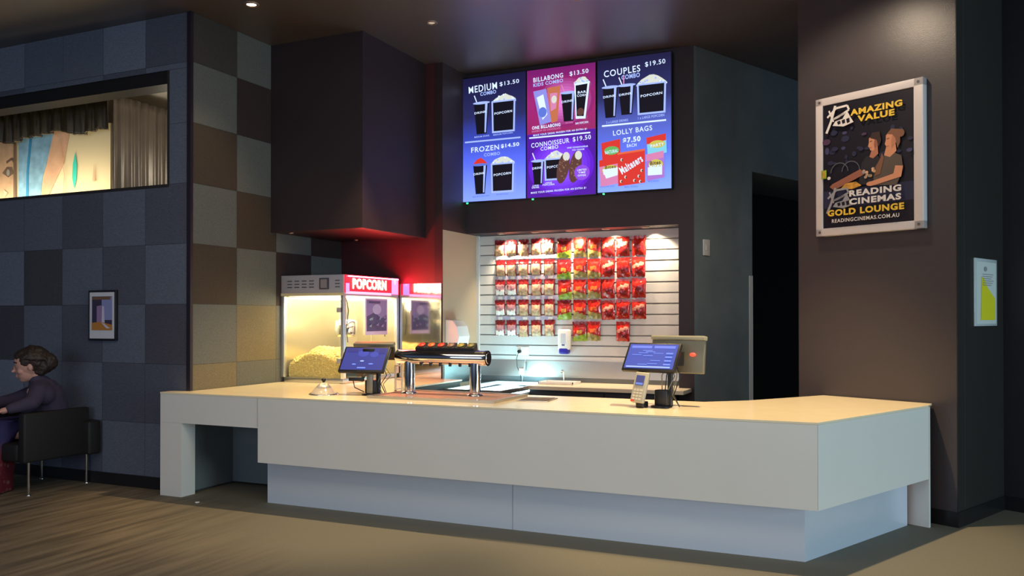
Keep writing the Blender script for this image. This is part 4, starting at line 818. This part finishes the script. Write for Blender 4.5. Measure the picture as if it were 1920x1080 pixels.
def skirt_mat():
    m = M('skirt_red_pattern', (.25, .01, .015), .8, var=.0); nt = m.node_tree; b = nt.nodes['Principled BSDF']; tc = nt.nodes.new('ShaderNodeTexCoord'); n = nt.nodes.new('ShaderNodeTexVoronoi'); n.inputs['Scale'].default_value = 16
    r = nt.nodes.new('ShaderNodeValToRGB'); r.color_ramp.elements[0].color = (.22, .1, .09, 1); r.color_ramp.elements[0].position = .15; r.color_ramp.elements[1].color = (.12, .006, .014, 1); r.color_ramp.elements[1].position = .4
    nt.links.new(tc.outputs['Object'], n.inputs['Vector']); nt.links.new(n.outputs['Distance'], r.inputs[0])
    sx = nt.nodes.new('ShaderNodeSeparateXYZ'); nt.links.new(tc.outputs['Object'], sx.inputs[0]); mr = nt.nodes.new('ShaderNodeMapRange'); mr.inputs['From Min'].default_value = .36; mr.inputs['From Max'].default_value = .52; nt.links.new(sx.outputs[2], mr.inputs['Value'])
    mx = nt.nodes.new('ShaderNodeMix'); mx.data_type = 'RGBA'; nt.links.new(mr.outputs[0], mx.inputs[0]); nt.links.new(r.outputs[0], mx.inputs[6]); mx.inputs[7].default_value = (.03, .022, .09, 1); nt.links.new(mx.outputs[2], b.inputs['Base Color']); return m
SKT = skirt_mat()
pt = thing('person', 'seated person in purple-grey cardigan and red patterned skirt, dark hair tied up', 'person', (-8.06, 6.15, 0))
O = Vector((-8.05, 6.1, 0))
def capsule(mb, pts, rs, m, seg=14):
    """smooth limb: interpolated tube closed by balls at its ends"""
    P = []; R = []
    for i in range(len(pts)-1):
        for k in range(5):
            t_ = k/5; P.append(Vector(pts[i]).lerp(Vector(pts[i+1]), t_)); R.append(rs[i]*(1-t_)+rs[i+1]*t_)
    P.append(Vector(pts[-1])); R.append(rs[-1]); mb.tube(P, R, m, seg)
    for p, r in zip(pts, rs): mb.ball(p, r*.995, m, 2)
    return mb
def fuse(mb, name, parent, voxel, smooth_it=4, disp=0):
    o = mb.build(name, parent); r = o.modifiers.new('fuse', 'REMESH'); r.mode = 'VOXEL'; r.voxel_size = voxel; r.use_smooth_shade = True
    s = o.modifiers.new('smooth', 'SMOOTH'); s.factor = .5; s.iterations = smooth_it
    return o
F = Vector((-.70, -.71, 0)).normalized(); Lf = Vector((-F.y, F.x, 0))*-1   # facing, and her left (towards the camera)
Lf = Vector((.71, -.70, 0))
def B(f, l, z): return tuple(F*f+Lf*l+Vector((0, 0, z)))
HC = B(.03, .12, 1.245)
body = MB()
capsule(body, [B(-.1, 0, .62), B(-.12, .03, .8), B(-.06, .08, .98)], [.15, .14, .13], SKIN); capsule(body, [B(-.06, .09, 1.0), B(-.01, .12, 1.17)], [.06, .058], SKIN)
for s in (1, -1):
    capsule(body, [B(-.1, .09*s, .6), B(.3, .12*s, .6), B(.38, .12*s, .12), B(.46, .13*s, .06)], [.1, .075, .05, .035], SKIN)
    sh = B(-.05, .08+.17*s, 1.0); el = B(-.02, .36, .895) if s > 0 else B(.18, -.1, .9); wr = B(.17, .43, .845) if s > 0 else B(.42, -.02, .86)
    capsule(body, [B(-.05, .08+.06*s, 1.03), sh, el, wr], [.07, .062, .046, .03], SKIN)
    w = Vector(wr); dirn = (Vector(wr)-Vector(el)).normalized(); side = dirn.cross(Vector((0, 0, 1))).normalized()*(1 if s < 0 else -1)
    palm = w+dirn*.05; body.ball(palm, .036, SKIN, 2, (1.05, 1.05, .6)); capsule(body, [tuple(w), tuple(palm)], [.028, .03], SKIN)
    for q in range(4):
        off = side*(-.028+.019*q); ln = (.062, .072, .068, .052)[q]; b0 = w+dirn*.075+off; b1 = b0+dirn*ln*.5+Vector((0, 0, -.004)); b2 = b1+dirn*ln*.4+Vector((0, 0, -.02))
        capsule(body, [tuple(b0), tuple(b1), tuple(b2)], [.0105, .0095, .008], SKIN, 8)
    th0 = w+dirn*.03-side*.03; capsule(body, [tuple(th0), tuple(th0+dirn*.035-side*.018), tuple(th0+dirn*.06-side*.014+Vector((0, 0, -.01)))], [.013, .011, .009], SKIN, 8)
# head with face in profile
Rh = Matrix((( F.x, Lf.x, 0), (F.y, Lf.y, 0), (0, 0, 1))).to_4x4(); Rh = Matrix.Translation(Vector(HC)) @ Rh @ Matrix.Rotation(math.radians(8), 4, 'Y') @ Matrix.Scale(1.16, 4)
hm = MB(); hm.ball((0, 0, .03), .118, SKIN, 3, (1.02, .82, 1.04)); hm.ball((.035, 0, -.04), .085, SKIN, 3, (.95, .8, 1.1)); hm.ball((.06, 0, -.105), .038, SKIN, 2, (1.05, 1, .8))
hm.ball((.118, 0, -.005), .018, SKIN, 2, (.8, .8, 1.6)); hm.ball((.133, 0, -.028), .017, SKIN, 2, (1.1, .95, .8)); hm.ball((.108, 0, -.066), .016, SKIN, 2, (.9, 1.6, .6)); hm.ball((.105, 0, -.083), .016, SKIN, 2, (.9, 1.4, .6)); hm.ball((.1, 0, .035), .028, SKIN, 2, (.7, 2, .5))
for s in (1, -1): hm.ball((-.01, s*.096, -.01), .026, SKIN, 2, (.75, .35, 1.25)); hm.ball((.07, s*.045, -.035), .032, SKIN, 2)
body.v += [tuple(Rh @ Vector(v)) for v in hm.v]; off = len(body.v)-len(hm.v)
for f_ in hm.f: body.f.append([i+off for i in f_])
body.m += [body.mi(SKIN)]*len(hm.f); body.sm += hm.sm
bo = fuse(body, 'body', pt, .0065, 4)
for s in (1, -1):
    MB().ball((.093, s*.042, .012), .011, M('eye_white', (.7, .68, .66), .2), 2, mx=Rh).ball((.1025, s*.043, .011), .0045, M('iris_dark', (.03, .02, .015), .2), 1, mx=Rh).build('eye', pt)
MB().tube([(.112, -.026, -.0745), (.119, 0, -.0735), (.112, .026, -.0745)], .0045, M('lips', (.4, .14, .12), .4), 8, mx=Rh).build('lips', pt)
for s in (1, -1): MB().tube([(.115, s*.018, .043), (.112, s*.045, .05), (.09, s*.068, .04)], .005, HAIR, 6, mx=Rh).build('eyebrow', pt)
hr = MB(); hr.ball((-.028, 0, .048), .135, HAIR, 3, (1.0, .8, .92)); hr.ball((.03, 0, .098), .085, HAIR, 2, (1.0, .95, .6)); hr.ball((-.1, 0, .0), .085, HAIR, 2, (1, 1, 1.1)); hr.ball((-.14, 0, .01), .075, HAIR, 2, (1, 1.1, 1.1)); hr.ball((-.07, 0, -.04), .07, HAIR, 2, (.9, 1.1, 1.0))
for s in (1, -1): hr.ball((.02, s*.085, .05), .045, HAIR, 2, (.9, .5, 1.1))
for k in range(26):
    a_ = random.uniform(-1.3, 1.3); hr.tube([Rh.inverted() @ (Rh @ Vector((.08-.02*abs(a_), .1*math.sin(a_), .1-.02*abs(a_)))), Vector((-.02, .125*math.sin(a_), .15*math.cos(a_)+.02)), Vector((-.14, .09*math.sin(a_), .1*math.cos(a_)))], .008, HAIR, 6)
hr2 = MB(); hr2.v = [tuple(Rh @ Vector(v)) for v in hr.v]; hr2.f = hr.f; hr2.m = hr.m; hr2.sm = hr.sm; hr2.mats = hr.mats
ho = fuse(hr2, 'hair', pt, .009, 2)
tx = bpy.data.textures.new('hair_curl', 'CLOUDS'); tx.noise_scale = .035
dm = ho.modifiers.new('curl', 'DISPLACE'); dm.texture = tx; dm.strength = .022; dm.mid_level = .5
cg = MB()
capsule(cg, [B(-.1, -.02, .62), B(-.13, .0, .78), B(-.1, .07, .95), B(-.06, .09, 1.03), B(-.03, .11, 1.1)], [.18, .175, .165, .12, .08], PURP); capsule(cg, [B(-.1, -.06, .95), B(-.1, .2, .96)], [.11, .11], PURP); capsule(cg, [B(-.12, -.1, .78), B(-.12, .03, .8)], [.15, .15], PURP)
cg.ball(B(.02, .02, .84), .13, PURP, 2)
for s in (1, -1):
    el = B(-.02, .36, .895) if s > 0 else B(.18, -.1, .9); wr = B(.155, .425, .85) if s > 0 else B(.4, -.02, .863)
    capsule(cg, [B(-.07, .08+.08*s, 1.02), B(-.06, .08+.17*s, .99), el, wr], [.095, .092, .072, .05], PURP)
fuse(cg, 'cardigan', pt, .012, 3)
sk = MB(); vs = []; fs = []; ns = 40; lev = [(.0, .02, .7, .24, .24), (.06, .02, .72, .28, .25), (.16, .0, .7, .25, .22), (.26, .0, .64, .25, .24), (.34, 0, .5, .2, .26), (.38, 0, .32, .2, .28), (.42, 0, .14, .22, .31), (.44, 0, .012, .24, .34)]
for li, (fc, lc, z, rf, rl) in enumerate(lev):
    for k in range(ns):
        a_ = 2*PI*k/ns; wob = 1+.05*li/6*math.sin(a_*9)+.03*math.sin(a_*5+li); vs.append(B(fc+rf*math.cos(a_)*wob, lc+rl*math.sin(a_)*wob, z))
for li in range(len(lev)-1):
    for k in range(ns): a_ = li*ns+k; b_ = li*ns+(k+1) % ns; fs.append((a_, b_, b_+ns, a_+ns))
fs.append(list(range(ns))); sk.add(vs, fs, SKT, True); so = sk.build('skirt', pt)

# crumb on the floor
o = MB().ball((0, 0, .008), .016, WHP, 2, (1.3, .9, .5)).ball((.014, .008, .01), .01, WHP, 1, (1, 1, .6)).build('paper_scrap'); o.location = (-6.04, 6.28, 0); tag(o, 'small white paper scrap on the floor by the counter leg', 'paper scrap')
